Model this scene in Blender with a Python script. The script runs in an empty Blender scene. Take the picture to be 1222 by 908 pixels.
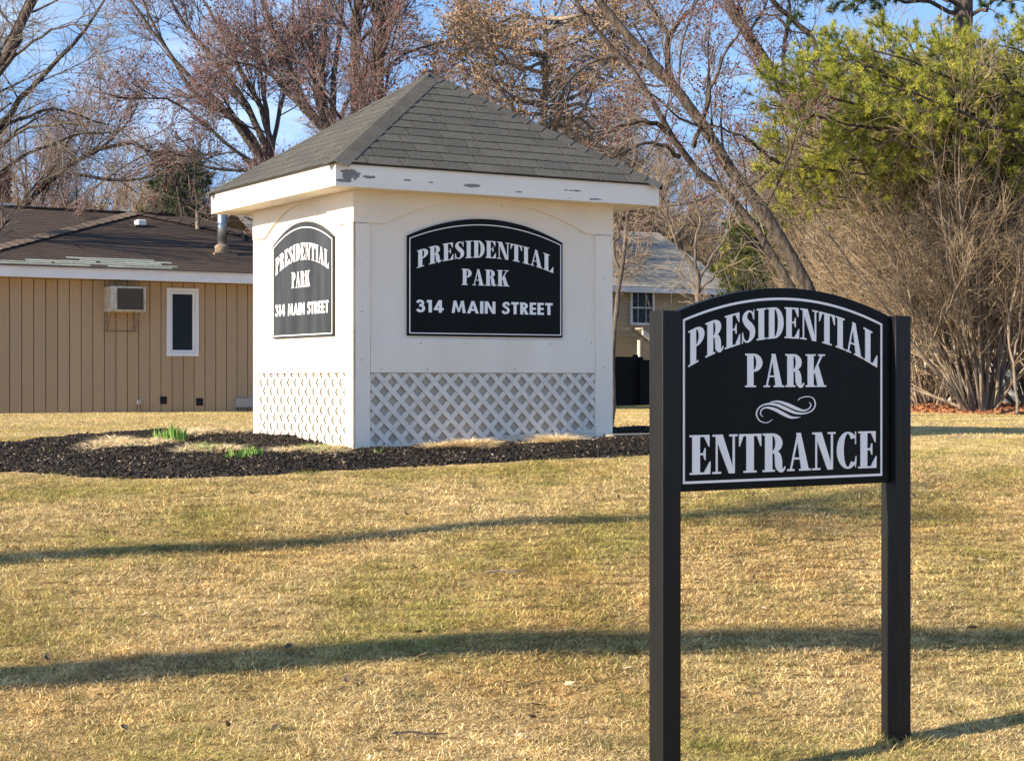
import bpy, math, random
import numpy as np
from mathutils import Vector, Matrix
random.seed(7); rng = np.random.default_rng(11)
S = bpy.context.scene
C = S.collection
# ------------------------------------------------------------------ camera, sky, sun, exposure
F = 2027.0; CX, CY = 611.0, 454.0; PITCH = -0.0019
cam_d = bpy.data.cameras.new('camera'); cam = bpy.data.objects.new('camera', cam_d); C.objects.link(cam)
cam_d.sensor_width = 36; cam_d.lens = F * 36 / 1222; cam_d.clip_end = 3000; cam_d.clip_start = .1
cam.location = (0, 0, 0); cam.rotation_euler = (math.pi / 2 + PITCH, 0, 0)
S.camera = cam
S.render.resolution_x = 1024; S.render.resolution_y = 760
SUN_EL = math.radians(24); sx, sy = -math.cos(math.radians(30)), -math.sin(math.radians(30))            # direction towards the sun
n_ = math.hypot(sx, sy); sx /= n_; sy /= n_
sun_vec = Vector((sx * math.cos(SUN_EL), sy * math.cos(SUN_EL), math.sin(SUN_EL)))
W = bpy.data.worlds.new('World'); S.world = W; W.use_nodes = True
nt = W.node_tree; bg = nt.nodes['Background']
sky = nt.nodes.new('ShaderNodeTexSky'); sky.sky_type = 'NISHITA'; sky.sun_disc = False
sky.sun_elevation = SUN_EL; sky.sun_rotation = math.atan2(sx, sy); sky.air_density = 1.0; sky.dust_density = .15; sky.ozone_density = 2.0
tc = nt.nodes.new('ShaderNodeTexCoord'); mp = nt.nodes.new('ShaderNodeMapping'); mp.inputs['Scale'].default_value = (2.2, 2.2, 6)
ns = nt.nodes.new('ShaderNodeTexNoise'); ns.inputs['Scale'].default_value = 2.6; ns.inputs['Detail'].default_value = 8; ns.inputs['Roughness'].default_value = .6
rp = nt.nodes.new('ShaderNodeValToRGB'); rp.color_ramp.elements[0].position = .52; rp.color_ramp.elements[1].position = .74
mx = nt.nodes.new('ShaderNodeMix'); mx.data_type = 'RGBA'
mx.inputs[7].default_value = (4.6, 5.0, 5.8, 1)
nt.links.new(tc.outputs['Generated'], mp.inputs['Vector']); nt.links.new(mp.outputs[0], ns.inputs['Vector'])
nt.links.new(ns.outputs['Fac'], rp.inputs['Fac'])
mu = nt.nodes.new('ShaderNodeMath'); mu.operation = 'MULTIPLY'; mu.inputs[1].default_value = .4
nt.links.new(rp.outputs['Color'], mu.inputs[0]); nt.links.new(mu.outputs[0], mx.inputs[0])
hs = nt.nodes.new('ShaderNodeHueSaturation'); hs.inputs['Saturation'].default_value = 1.04; nt.links.new(sky.outputs[0], hs.inputs['Color']); nt.links.new(hs.outputs[0], mx.inputs[6]); nt.links.new(mx.outputs[2], bg.inputs['Color'])
bg.inputs['Strength'].default_value = .135
va = nt.nodes.new('ShaderNodeVectorMath'); va.operation = 'ADD'; va.inputs[1].default_value = (0, 0, .28); nt.links.new(tc.outputs['Generated'], va.inputs[0])
vn = nt.nodes.new('ShaderNodeVectorMath'); vn.operation = 'NORMALIZE'; nt.links.new(va.outputs[0], vn.inputs[0]); nt.links.new(vn.outputs[0], sky.inputs['Vector'])
sl = bpy.data.lights.new('sun', 'SUN'); so = bpy.data.objects.new('sun', sl); C.objects.link(so)
sl.energy = 4.6; sl.angle = math.radians(.53); sl.color = (1, .86, .65)
so.rotation_euler = sun_vec.to_track_quat('Z', 'Y').to_euler(); so.location = (-20, -5, 15)
S.view_settings.view_transform = 'Standard'; S.view_settings.look = 'None'
S.view_settings.exposure = 1.32; S.view_settings.gamma = 1

# ------------------------------------------------------------------ picture geometry helpers
def at(px, py, d):
    return np.array([(px - CX) / F * d, d, (-(py - CY) / F + PITCH) * d])
GY = np.array([-60, 0, 5, 7, 8.5, 10, 11.5, 13.3, 15.3, 18, 30, 60, 120, 400.])
GZ = np.array([-2.3, -2.25, -2.04, -1.69, -1.42, -1.09, -.82, -.62, -.55, -.55, -.62, -.8, -1.0, -1.2])
def _pchip(x):
    x = np.asarray(x, float); i = np.clip(np.searchsorted(GY, x) - 1, 0, len(GY) - 2)
    h = np.diff(GY); dl = np.diff(GZ) / h; m = np.zeros(len(GY)); m[0] = dl[0]; m[-1] = dl[-1]
    for k in range(1, len(GY) - 1):
        m[k] = 0 if dl[k - 1] * dl[k] <= 0 else 2 / (1 / dl[k - 1] + 1 / dl[k])
    t = (x - GY[i]) / h[i]
    return (GZ[i] * (1 + 2 * t) * (1 - t) ** 2 + h[i] * m[i] * t * (1 - t) ** 2 + GZ[i + 1] * t * t * (3 - 2 * t) + h[i] * m[i + 1] * t * t * (t - 1))
def H(x, y):
    x = np.asarray(x, float); y = np.asarray(y, float)
    near = np.clip((13.0 - y) / 5, 0, 1) * np.clip((y + 5) / 6, 0, 1); near = near * near * (3 - 2 * near) * (.45 + .55 * np.clip((y - 7.2) / 1.6, 0, 1))
    cross = -.01 * np.clip(-x - 1, 0, 5) - .09 * np.clip(x, 0, 4)
    und = .016 * np.sin(x * 1.9 + y * .7) * np.sin(y * 1.3 + 1) + .008 * np.sin(x * 4.1 - y * 3.3)
    return _pchip(y) + near * cross + und * np.clip((30 - y) / 15, 0, 1)
def ground(px, py):
    lo, hi = 5.5, 300.
    f = lambda d: at(px, py, d)[2] - float(H(at(px, py, d)[0], d))
    ds = np.geomspace(lo, hi, 500)
    for a, b in zip(ds[:-1], ds[1:]):
        if f(a) > 0 >= f(b):
            for _ in range(30):
                m = (a + b) / 2
                if f(m) > 0: a = m
                else: b = m
            return at(px, py, a)
    return at(px, py, 60)

# ------------------------------------------------------------------ materials
def M(name, c1, c2=None, scale=6, rough=.8, bump=0, bscale=40, stretch=(1, 1, 1), rnd=0, spec=.4, metal=0, c3=None, lo=.35, hi=.65, detail=6, bstretch=None, coord='Object', peel=None, peel_lo=.6, dist=.02):
    m = bpy.data.materials.new(name); m.use_nodes = True; t = m.node_tree; N = t.nodes; L = t.links
    b = N['Principled BSDF']; b.inputs['Roughness'].default_value = rough; b.inputs['Metallic'].default_value = metal
    b.inputs['Specular IOR Level'].default_value = spec
    tcn = N.new('ShaderNodeTexCoord')
    def noise(sc, st, det=detail, r=.6):
        mpn = N.new('ShaderNodeMapping'); mpn.inputs['Scale'].default_value = st
        L.new(tcn.outputs[coord], mpn.inputs[0])
        n = N.new('ShaderNodeTexNoise'); n.inputs['Scale'].default_value = sc; n.inputs['Detail'].default_value = det; n.inputs['Roughness'].default_value = r
        L.new(mpn.outputs[0], n.inputs['Vector']); return n
    def ramp(src, stops):
        r = N.new('ShaderNodeValToRGB'); e = r.color_ramp.elements
        while len(e) < len(stops): e.new(.5)
        for i, (p, c) in enumerate(stops): e[i].position = p; e[i].color = (*c, 1)
        L.new(src, r.inputs['Fac']); return r.outputs['Color']
    c2 = c2 or c1
    stops = [(lo, c1), (hi, c2)] if not c3 else [(lo, c1), ((lo + hi) / 2, c2), (hi, c3)]
    col = ramp(noise(scale, stretch).outputs['Fac'], stops)
    if peel:
        n = noise(peel[0], peel[1], 5, .65)
        mk = ramp(n.outputs['Fac'], [(peel_lo, (0, 0, 0)), (peel_lo + .015, (1, 1, 1))])
        mxn = N.new('ShaderNodeMix'); mxn.data_type = 'RGBA'; L.new(mk, mxn.inputs[0]); L.new(col, mxn.inputs[6])
        mxn.inputs[7].default_value = (*peel[2], 1); col = mxn.outputs[2]
    if rnd:
        oi = N.new('ShaderNodeObjectInfo'); mr = N.new('ShaderNodeMapRange'); mr.inputs[3].default_value = 1 - rnd; mr.inputs[4].default_value = 1 + rnd
        L.new(oi.outputs['Random'], mr.inputs[0]); hv = N.new('ShaderNodeHueSaturation')
        L.new(mr.outputs[0], hv.inputs['Value']); L.new(col, hv.inputs['Color']); col = hv.outputs[0]
    L.new(col, b.inputs['Base Color'])
    if bump:
        n = noise(bscale, bstretch or stretch, 8, .65); bp = N.new('ShaderNodeBump'); bp.inputs['Strength'].default_value = bump; bp.inputs['Distance'].default_value = dist
        L.new(n.outputs['Fac'], bp.inputs['Height']); L.new(bp.outputs[0], b.inputs['Normal'])
    return m

def blade_mat(name, stops, green=None, gscale=.8, rough=.75, trans=0, vmin=.55, vmax=1.35):
    """colour per blade from the 'rnd' attribute, with patches by ground position"""
    m = bpy.data.materials.new(name); m.use_nodes = True; t = m.node_tree; N = t.nodes; L = t.links
    b = N['Principled BSDF']; b.inputs['Roughness'].default_value = rough; b.inputs['Specular IOR Level'].default_value = .25
    a = N.new('ShaderNodeAttribute'); a.attribute_name = 'rnd'
    r = N.new('ShaderNodeValToRGB'); e = r.color_ramp.elements
    while len(e) < len(stops): e.new(.5)
    for i, (p, c) in enumerate(stops): e[i].position = p; e[i].color = (*c, 1)
    L.new(a.outputs['Fac'], r.inputs[0]); col = r.outputs[0]
    if green:
        g = N.new('ShaderNodeNewGeometry')
        n = N.new('ShaderNodeTexNoise'); n.inputs['Scale'].default_value = gscale; n.inputs['Detail'].default_value = 5; n.inputs['Roughness'].default_value = .62
        mpn = N.new('ShaderNodeMapping'); mpn.inputs['Scale'].default_value = (1, 1, .2); L.new(g.outputs['Position'], mpn.inputs[0]); L.new(mpn.outputs[0], n.inputs['Vector'])
        ad = N.new('ShaderNodeMath'); ad.operation = 'MULTIPLY_ADD'; ad.inputs[1].default_value = .34; L.new(a.outputs['Fac'], ad.inputs[0]); L.new(n.outputs['Fac'], ad.inputs[2])
        r2 = N.new('ShaderNodeValToRGB'); r2.color_ramp.elements[0].position = .66; r2.color_ramp.elements[1].position = .90
        L.new(ad.outputs[0], r2.inputs[0])
        x = N.new('ShaderNodeMix'); x.data_type = 'RGBA'; L.new(r2.outputs[0], x.inputs[0]); L.new(col, x.inputs[6]); x.inputs[7].default_value = (*green, 1)
        n3 = N.new('ShaderNodeTexNoise'); n3.inputs['Scale'].default_value = .42; n3.inputs['Detail'].default_value = 7; n3.inputs['Roughness'].default_value = .65
        mp3 = N.new('ShaderNodeMapping'); mp3.inputs['Location'].default_value = (7.3, 2.1, 0); L.new(g.outputs['Position'], mp3.inputs[0]); L.new(mp3.outputs[0], n3.inputs['Vector'])
        r3 = N.new('ShaderNodeMapRange'); r3.inputs[1].default_value = .50; r3.inputs[2].default_value = .66; r3.inputs[4].default_value = .6; L.new(n3.outputs['Fac'], r3.inputs[0])
        x3 = N.new('ShaderNodeMix'); x3.data_type = 'RGBA'; x3.blend_type = 'MULTIPLY'; L.new(r3.outputs[0], x3.inputs[0]); L.new(x.outputs[2], x3.inputs[6]); x3.inputs[7].default_value = (.94, .76, .58, 1); x = x3
        n2 = N.new('ShaderNodeTexNoise'); n2.inputs['Scale'].default_value = 5.5; n2.inputs['Detail'].default_value = 8; n2.inputs['Roughness'].default_value = .7; L.new(mpn.outputs[0], n2.inputs['Vector'])
        mr = N.new('ShaderNodeMapRange'); mr.inputs[1].default_value = .3; mr.inputs[2].default_value = .7; mr.inputs[3].default_value = vmin; mr.inputs[4].default_value = vmax
        L.new(n2.outputs['Fac'], mr.inputs[0]); hv = N.new('ShaderNodeHueSaturation'); L.new(mr.outputs[0], hv.inputs['Value']); L.new(x.outputs[2], hv.inputs['Color'])
        col = hv.outputs[0]
    L.new(col, b.inputs['Base Color'])
    if trans:
        tr = N.new('ShaderNodeBsdfTranslucent'); L.new(col, tr.inputs['Color']); ms = N.new('ShaderNodeMixShader'); ms.inputs[0].default_value = trans
        L.new(b.outputs[0], ms.inputs[1]); L.new(tr.outputs[0], ms.inputs[2]); L.new(ms.outputs[0], N['Material Output'].inputs[0])
    return m

MT = {}
MT['white'] = M('white_paint', (.86, .77, .65), (.79, .70, .585), 2.2, .6, .18, 60, (1, 1, .3), peel=(26, (1, 1, .8), (.33, .30, .26)), peel_lo=.765)
MT['basewood'] = M('splashed_white_base', (.74, .66, .55), (.60, .52, .42), 5, .7, .2, 60, (.6, .6, 2), peel=(11, (.5, .5, 2.4), (.27, .22, .17)), peel_lo=.60)
MT['fascia'] = M('peeling_white_paint', (.88, .80, .69), (.82, .74, .64), 3, .55, .15, 60, (.5, .5, 2), peel=(6, (.6, .6, 3.2), (.24, .22, .20)), peel_lo=.68)
MT['lattice'] = M('weathered_white_lattice', (.76, .70, .62), (.64, .585, .515), 9, .65, .2, 60)
MT['backing'] = M('greige_backing_board', (.46, .40, .335), (.39, .34, .28), 5, .8)
MT['shingle'] = M('dark_grey_shingle', (.056, .053, .046), (.108, .103, .090), 55, .92, .6, 400, rnd=.15, detail=8)
MT['shingle_under'] = M('roof_felt', (.03, .03, .03))
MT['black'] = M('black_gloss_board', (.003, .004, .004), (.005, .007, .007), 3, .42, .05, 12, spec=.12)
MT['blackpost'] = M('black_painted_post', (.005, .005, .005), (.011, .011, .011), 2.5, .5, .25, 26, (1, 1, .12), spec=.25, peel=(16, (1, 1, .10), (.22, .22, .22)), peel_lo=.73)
MT['sheen_black'] = M('black_board_painted_sheen', (.020, .022, .024), (.045, .050, .055), 2.2, .5, .05, 12, (3, 3, .35), spec=.3)  # greyer black: sun sheen on the lit sign board put into the colour
MT['letter'] = M('white_vinyl', (.90, .87, .84), (.86, .83, .80), 4, .5)
MT['tan'] = M('tan_siding', (.455, .315, .18), (.395, .27, .152), 1.2, .8, .3, 30, (1, 1, .08), rnd=.05)
MT['tan2'] = M('tan_clapboard', (.46, .37, .23), (.40, .32, .2), 1.2, .8, rnd=.04)
MT['groove'] = M('siding_groove', (.16, .115, .07))
MT['brownroof'] = M('brown_shingle', (.038, .024, .018), (.072, .047, .034), 22, .92, .6, 120, (1, 1, 1), detail=9)
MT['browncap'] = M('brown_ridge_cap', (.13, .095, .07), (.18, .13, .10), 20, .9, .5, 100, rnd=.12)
MT['oldroof'] = M('exposed_green_shingle', (.20, .23, .20), (.30, .32, .28), 14, .9, .3, 60, rnd=.2)
MT['greyroof'] = M('grey_shingle', (.21, .20, .18), (.32, .305, .275), 4, .9, .4, 60, detail=9, rnd=.12)
MT['trim'] = M('white_trim', (.80, .77, .74), (.73, .70, .67), 3, .5)
MT['concrete'] = M('foundation', (.26, .22, .17), (.2, .17, .13), 4, .9)
MT['dark'] = M('dark_void', (.006, .006, .006), rough=.7)
MT['metal'] = M('galvanised_metal', (.42, .45, .48), (.30, .32, .34), 6, .35, metal=.9)
MT['rust'] = M('weathered_flashing', (.28, .20, .13), (.18, .13, .09), 18, .7)
MT['acmetal'] = M('cream_metal', (.62, .55, .42), (.42, .33, .22), 9, .6)
MT['acgrille'] = M('dark_brown_grille', (.05, .042, .035))
MT['brick'] = M('red_brick', (.16, .05, .035), (.24, .09, .06), 14, .9, rnd=.2)
MT['blackfence'] = M('black_fence', (.008, .008, .009), (.014, .013, .013), 6, .85, spec=.15)
MT['cream'] = M('cream_wall', (.72, .66, .52), (.66, .6, .47), 2, .8)
MT['bark_maple'] = M('maple_bark', (.05, .04, .033), (.17, .135, .11), 14, .9, .9, 30, (1, 1, .35))
MT['bark_dark'] = M('dark_bark', (.022, .018, .015), (.13, .10, .078), 13, .95, 1.0, 22, (1, 1, .4), dist=.05)
MT['bark_light'] = M('pale_bark', (.13, .10, .075), (.27, .22, .165), 9, .9, .5, 24, (1, 1, .4))
MT['twig_red'] = M('reddish_twigs', (.13, .092, .082), (.24, .175, .155), 1.5, .9)
MT['twig_grey'] = M('grey_brown_twigs', (.13, .105, .085), (.25, .205, .165), 1.5, .9)
MT['twig_tan'] = M('tan_twigs', (.36, .265, .165), (.20, .145, .095), 1.2, .9, c3=(.50, .40, .27), lo=.3, hi=.7)
MT['bud'] = M('dark_red_buds', (.14, .045, .05), (.22, .085, .08), 1, .7)
MT['oakleaf'] = M('brown_withered_leaves', (.24, .135, .07), (.34, .215, .12), 1.0, .8, c3=(.20, .095, .05))
MT['needle'] = blade_mat('yellow_green_needles', [(0, (.06, .10, .022)), (.35, (.20, .24, .035)), (1, (.60, .53, .08))], trans=.25)
MT['needle_dark'] = blade_mat('dark_green_needles', [(0, (.025, .045, .018)), (.6, (.05, .08, .028)), (1, (.10, .12, .04))], trans=.15)
MT['grass'] = blade_mat('dormant_grass', [(0, (.14, .085, .03)), (.16, (.46, .31, .12)), (.4, (.74, .55, .25)), (.75, (.90, .72, .39)), (1, (.98, .88, .58))], green=(.40, .40, .10), gscale=.75, trans=.25, vmin=.52, vmax=1.34)
MT['tuft'] = blade_mat('olive_tuft', [(0, (.07, .07, .02)), (.5, (.20, .21, .05)), (1, (.48, .42, .16))], trans=.2)
MT['straw'] = blade_mat('dead_straw', [(0, (.50, .36, .18)), (.5, (.80, .63, .37)), (1, (.95, .84, .60))], trans=.15)
MT['freshgrass'] = blade_mat('fresh_green_leaves', [(0, (.08, .19, .03)), (.6, (.16, .33, .06)), (1, (.42, .50, .16))], trans=.35)
MT['chip'] = blade_mat('mulch_chips', [(0, (.006, .005, .004)), (.6, (.022, .016, .012)), (.92, (.05, .037, .028)), (1, (.30, .23, .17))])
MT['redchip'] = blade_mat('red_mulch', [(0, (.20, .07, .03)), (.6, (.36, .15, .07)), (1, (.48, .24, .12))])
MT['mulch'] = M('mulch_soil', (.010, .008, .007), (.03, .022, .018), 30, .95, .8, 60)
MT['redmulch'] = M('red_mulch_ground', (.30, .12, .05), (.42, .20, .10), 8, .95, .5, 30)
MT['soil'] = M('lawn_soil', (.14, .09, .035), (.38, .27, .12), 38, .95, 1.0, 90, c3=(.60, .45, .21), coord='Object', detail=10, lo=.32, hi=.68)
MT['leaf'] = M('pale_dead_leaf', (.34, .25, .16), (.50, .42, .33), 20, .8, rnd=.25)
MT['darkleaf'] = M('dark_dead_leaf', (.05, .035, .025), (.10, .07, .05), 20, .8)
MT['stone'] = M('grey_stone', (.16, .15, .12), (.24, .22, .18), 12, .9, .5, 40)
def glass(name, col, rough=.05):
    m = bpy.data.materials.new(name); m.use_nodes = True; b = m.node_tree.nodes['Principled BSDF']
    b.inputs['Base Color'].default_value = (*col, 1); b.inputs['Roughness'].default_value = rough; b.inputs['Specular IOR Level'].default_value = .15
    return m
MT['glass'] = glass('window_glass', (.012, .011, .009), .08)

# peel spots on the near end of the front fascia
def fascia_front_mat():
    m = MT['fascia'].copy(); m.name = 'peeling_fascia_paint'; t = m.node_tree; N = t.nodes; L = t.links; b = N['Principled BSDF']
    src = b.inputs['Base Color'].links[0].from_socket
    tcn = N.new('ShaderNodeTexCoord'); sp = N.new('ShaderNodeSeparateXYZ'); L.new(tcn.outputs['Object'], sp.inputs[0])
    nz = N.new('ShaderNodeTexNoise'); nz.inputs['Scale'].default_value = 13; nz.inputs['Detail'].default_value = 10; nz.inputs['Roughness'].default_value = .7; L.new(tcn.outputs['Object'], nz.inputs['Vector'])
    cur = None
    for (cx_, cz_, rx_, rz_) in [(-.155, 2.165, .075, .05), (-.20, 2.12, .08, .014), (-.22, 2.19, .03, .012), (.01, 2.16, .055, .014), (.33, 2.155, .035, .008), (.54, 2.15, .03, .006), (.92, 2.145, .085, .014), (1.35, 2.12, .03, .006), (1.9, 2.16, .10, .008), (2.1, 2.10, .09, .008)]:
        def mn(op, a, v=None, s=None):
            q = N.new('ShaderNodeMath'); q.operation = op; L.new(a, q.inputs[0])
            if s is not None: L.new(s, q.inputs[1])
            elif v is not None: q.inputs[1].default_value = v
            return q.outputs[0]
        ax = mn('POWER', mn('ABSOLUTE', mn('DIVIDE', mn('SUBTRACT', sp.outputs['X'], cx_), rx_)), 2)
        az = mn('POWER', mn('ABSOLUTE', mn('DIVIDE', mn('SUBTRACT', sp.outputs['Z'], cz_), rz_)), 2)
        d = mn('ADD', ax, s=az)
        cur = d if cur is None else mn('MINIMUM', cur, s=d)
    q = N.new('ShaderNodeMath'); q.operation = 'MULTIPLY_ADD'; q.inputs[1].default_value = 5.0; q.inputs[2].default_value = -2.3
    L.new(nz.outputs['Fac'], q.inputs[0]); a = N.new('ShaderNodeMath'); a.operation = 'ADD'; L.new(cur, a.inputs[0]); L.new(q.outputs[0], a.inputs[1])
    l = N.new('ShaderNodeMath'); l.operation = 'LESS_THAN'; l.inputs[1].default_value = 1.0; L.new(a.outputs[0], l.inputs[0])
    x = N.new('ShaderNodeMix'); x.data_type = 'RGBA'; L.new(l.outputs[0], x.inputs[0]); L.new(src, x.inputs[6]); x.inputs[7].default_value = (.22, .20, .19, 1)
    L.new(x.outputs[2], b.inputs['Base Color']); return m
MT['fascia_front'] = fascia_front_mat()

# ------------------------------------------------------------------ object helpers
def tag(o, label=None, cat=None, group=None, kind=None):
    if label: o['label'] = label
    if cat: o['category'] = cat
    if group: o['group'] = group
    if kind: o['kind'] = kind
    return o
def empty(name, loc=(0, 0, 0), rz=0):
    o = bpy.data.objects.new(name, None); C.objects.link(o); o.location = loc; o.rotation_euler = (0, 0, rz); o.empty_display_size = .2
    return o
def mesh(name, verts, faces, mat, parent=None, smooth=False):
    me = bpy.data.meshes.new(name); me.from_pydata([tuple(map(float, v)) for v in verts], [], [tuple(f) for f in faces]); me.update()
    me.materials.append(mat)
    if smooth: me.polygons.foreach_set('use_smooth', [True] * len(me.polygons))
    o = bpy.data.objects.new(name, me); C.objects.link(o)
    if parent: o.parent = parent
    return o
def npmesh(name, V, Fq, mat, parent=None, smooth=False, rnd=None):
    """fast mesh from arrays: V (n,3), Fq (m,3|4); rnd = per-vertex attribute"""
    V = np.asarray(V, np.float32); Fq = np.asarray(Fq, np.int32); m, k = Fq.shape
    me = bpy.data.meshes.new(name); me.vertices.add(len(V)); me.vertices.foreach_set('co', V.ravel())
    me.loops.add(m * k); me.loops.foreach_set('vertex_index', Fq.ravel()); me.polygons.add(m)
    me.polygons.foreach_set('loop_start', np.arange(0, m * k, k, dtype=np.int32))
    if smooth: me.polygons.foreach_set('use_smooth', np.ones(m, bool))
    me.update(calc_edges=True)
    if rnd is not None:
        a = me.attributes.new('rnd', 'FLOAT', 'POINT'); a.data.foreach_set('value', np.asarray(rnd, np.float32))
    me.materials.append(mat)
    o = bpy.data.objects.new(name, me); C.objects.link(o)
    if parent: o.parent = parent
    return o
class MB:
    def __init__(s): s.v = []; s.f = []
    def add(s, v, f): n = len(s.v); s.v += [tuple(map(float, p)) for p in v]; s.f += [tuple(i + n for i in q) for q in f]; return s
    def box(s, a, b):
        x0, y0, z0 = a; x1, y1, z1 = b
        return s.add([(x0, y0, z0), (x1, y0, z0), (x1, y1, z0), (x0, y1, z0), (x0, y0, z1), (x1, y0, z1), (x1, y1, z1), (x0, y1, z1)],
                     [(0, 3, 2, 1), (4, 5, 6, 7), (0, 1, 5, 4), (1, 2, 6, 5), (2, 3, 7, 6), (3, 0, 4, 7)])
    def prism(s, poly, h0, h1, place):
        """2D polygon extruded between offsets h0 < h1, place(u, v, h) -> xyz"""
        n = len(poly); v = [place(u, w, h0) for u, w in poly] + [place(u, w, h1) for u, w in poly]
        return s.add(v, [tuple(range(n, 2 * n)), tuple(range(n - 1, -1, -1))] + [(i, (i + 1) % n, n + (i + 1) % n, n + i) for i in range(n)])
    def tube(s, pts, r, k=8, caps=True):
        pts = [Vector(p) for p in pts]; rs = r if isinstance(r, (list, tuple)) else [r] * len(pts); n0 = len(s.v); v = []
        for i, p in enumerate(pts):
            t = (pts[min(i + 1, len(pts) - 1)] - pts[max(i - 1, 0)]).normalized(); a = t.orthogonal().normalized() if i == 0 else (a - t * a.dot(t)).normalized(); b = t.cross(a)
            v += [p + (a * math.cos(2 * math.pi * j / k) + b * math.sin(2 * math.pi * j / k)) * rs[i] for j in range(k)]
        f = [(i * k + j, i * k + (j + 1) % k, (i + 1) * k + (j + 1) % k, (i + 1) * k + j) for i in range(len(pts) - 1) for j in range(k)]
        if caps: f += [tuple(range(k - 1, -1, -1)), tuple(range((len(pts) - 1) * k, len(pts) * k))]
        return s.add(v, f)
    def build(s, name, mat, parent=None, smooth=False): return mesh(name, s.v, s.f, mat, parent, smooth)
def bevel(o, w=.004, seg=2):
    b = o.modifiers.new('bevel', 'BEVEL'); b.width = w; b.segments = seg; b.limit_method = 'ANGLE'; b.angle_limit = math.radians(40); return o
def clip(poly, a, b, c):
    """keep the part of a polygon where a*u + b*v <= c"""
    out = []
    for i in range(len(poly)):
        p, q = poly[i], poly[(i + 1) % len(poly)]; dp = a * p[0] + b * p[1] - c; dq = a * q[0] + b * q[1] - c
        if dp <= 0: out.append(p)
        if (dp < 0 < dq) or (dq < 0 < dp):
            t = dp / (dp - dq); out.append((p[0] + (q[0] - p[0]) * t, p[1] + (q[1] - p[1]) * t))
    return out
def area(poly): return abs(sum(poly[i][0] * poly[(i + 1) % len(poly)][1] - poly[(i + 1) % len(poly)][0] * poly[i][1] for i in range(len(poly)))) / 2 if len(poly) > 2 else 0

# ------------------------------------------------------------------ lettering
def crom(pts, n=6):
    P = [pts[0]] + list(pts) + [pts[-1]]; out = []
    for i in range(1, len(P) - 2):
        p0, p1, p2, p3 = [np.array(q, float) for q in P[i - 1:i + 3]]
        for k in range(n):
            t = k / n; out.append(.5 * ((2 * p1) + (-p0 + p2) * t + (2 * p0 - 5 * p1 + 4 * p2 - p3) * t * t + (-p0 + 3 * p1 - 3 * p2 + p3) * t ** 3))
    out.append(np.array(P[-2], float)); return out
def Rr(x0, y0, x1, y1): return ([(x0, y0), (x1, y0), (x1, y1), (x0, y1)], [(0, 1, 2, 3)])
def Pg(*p):
    a = sum(p[i][0] * p[(i + 1) % len(p)][1] - p[(i + 1) % len(p)][0] * p[i][1] for i in range(len(p)))
    if a < 0: p = p[::-1]
    return (list(p), [tuple(range(len(p)))])
def St(pts, ws, smooth=True):
    if not isinstance(ws, (list, tuple)): ws = [ws] * len(pts)
    q = [(p[0], p[1], w) for p, w in zip(pts, ws)]
    q = crom(q, 5) if smooth else [np.array(a, float) for a in q]
    v = []
    for i in range(len(q)):
        t = q[min(i + 1, len(q) - 1)][:2] - q[max(i - 1, 0)][:2]; t = t / (np.linalg.norm(t) + 1e-9); n = np.array([-t[1], t[0]]); w = q[i][2] / 2
        v += [tuple(q[i][:2] - n * w), tuple(q[i][:2] + n * w)]
    return (v, [(2 * i, 2 * i + 2, 2 * i + 3, 2 * i + 1) for i in range(len(q) - 1)])
def Arc(cx, cy, rx, ry, a0, a1, tv, th, n=14):
    v = []
    for i in range(n + 1):
        a = math.radians(a0 + (a1 - a0) * i / n); c, s = math.cos(a), math.sin(a)
        v += [(cx + (rx - tv) * c, cy + (ry - th) * s), (cx + rx * c, cy + ry * s)]
    return (v, [(2 * i, 2 * i + 1, 2 * i + 3, 2 * i + 2) for i in range(n)])
q = .05
def mir(p, w): v, f = p; return ([(w - x, y) for x, y in v], [t[::-1] for t in f])
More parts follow.
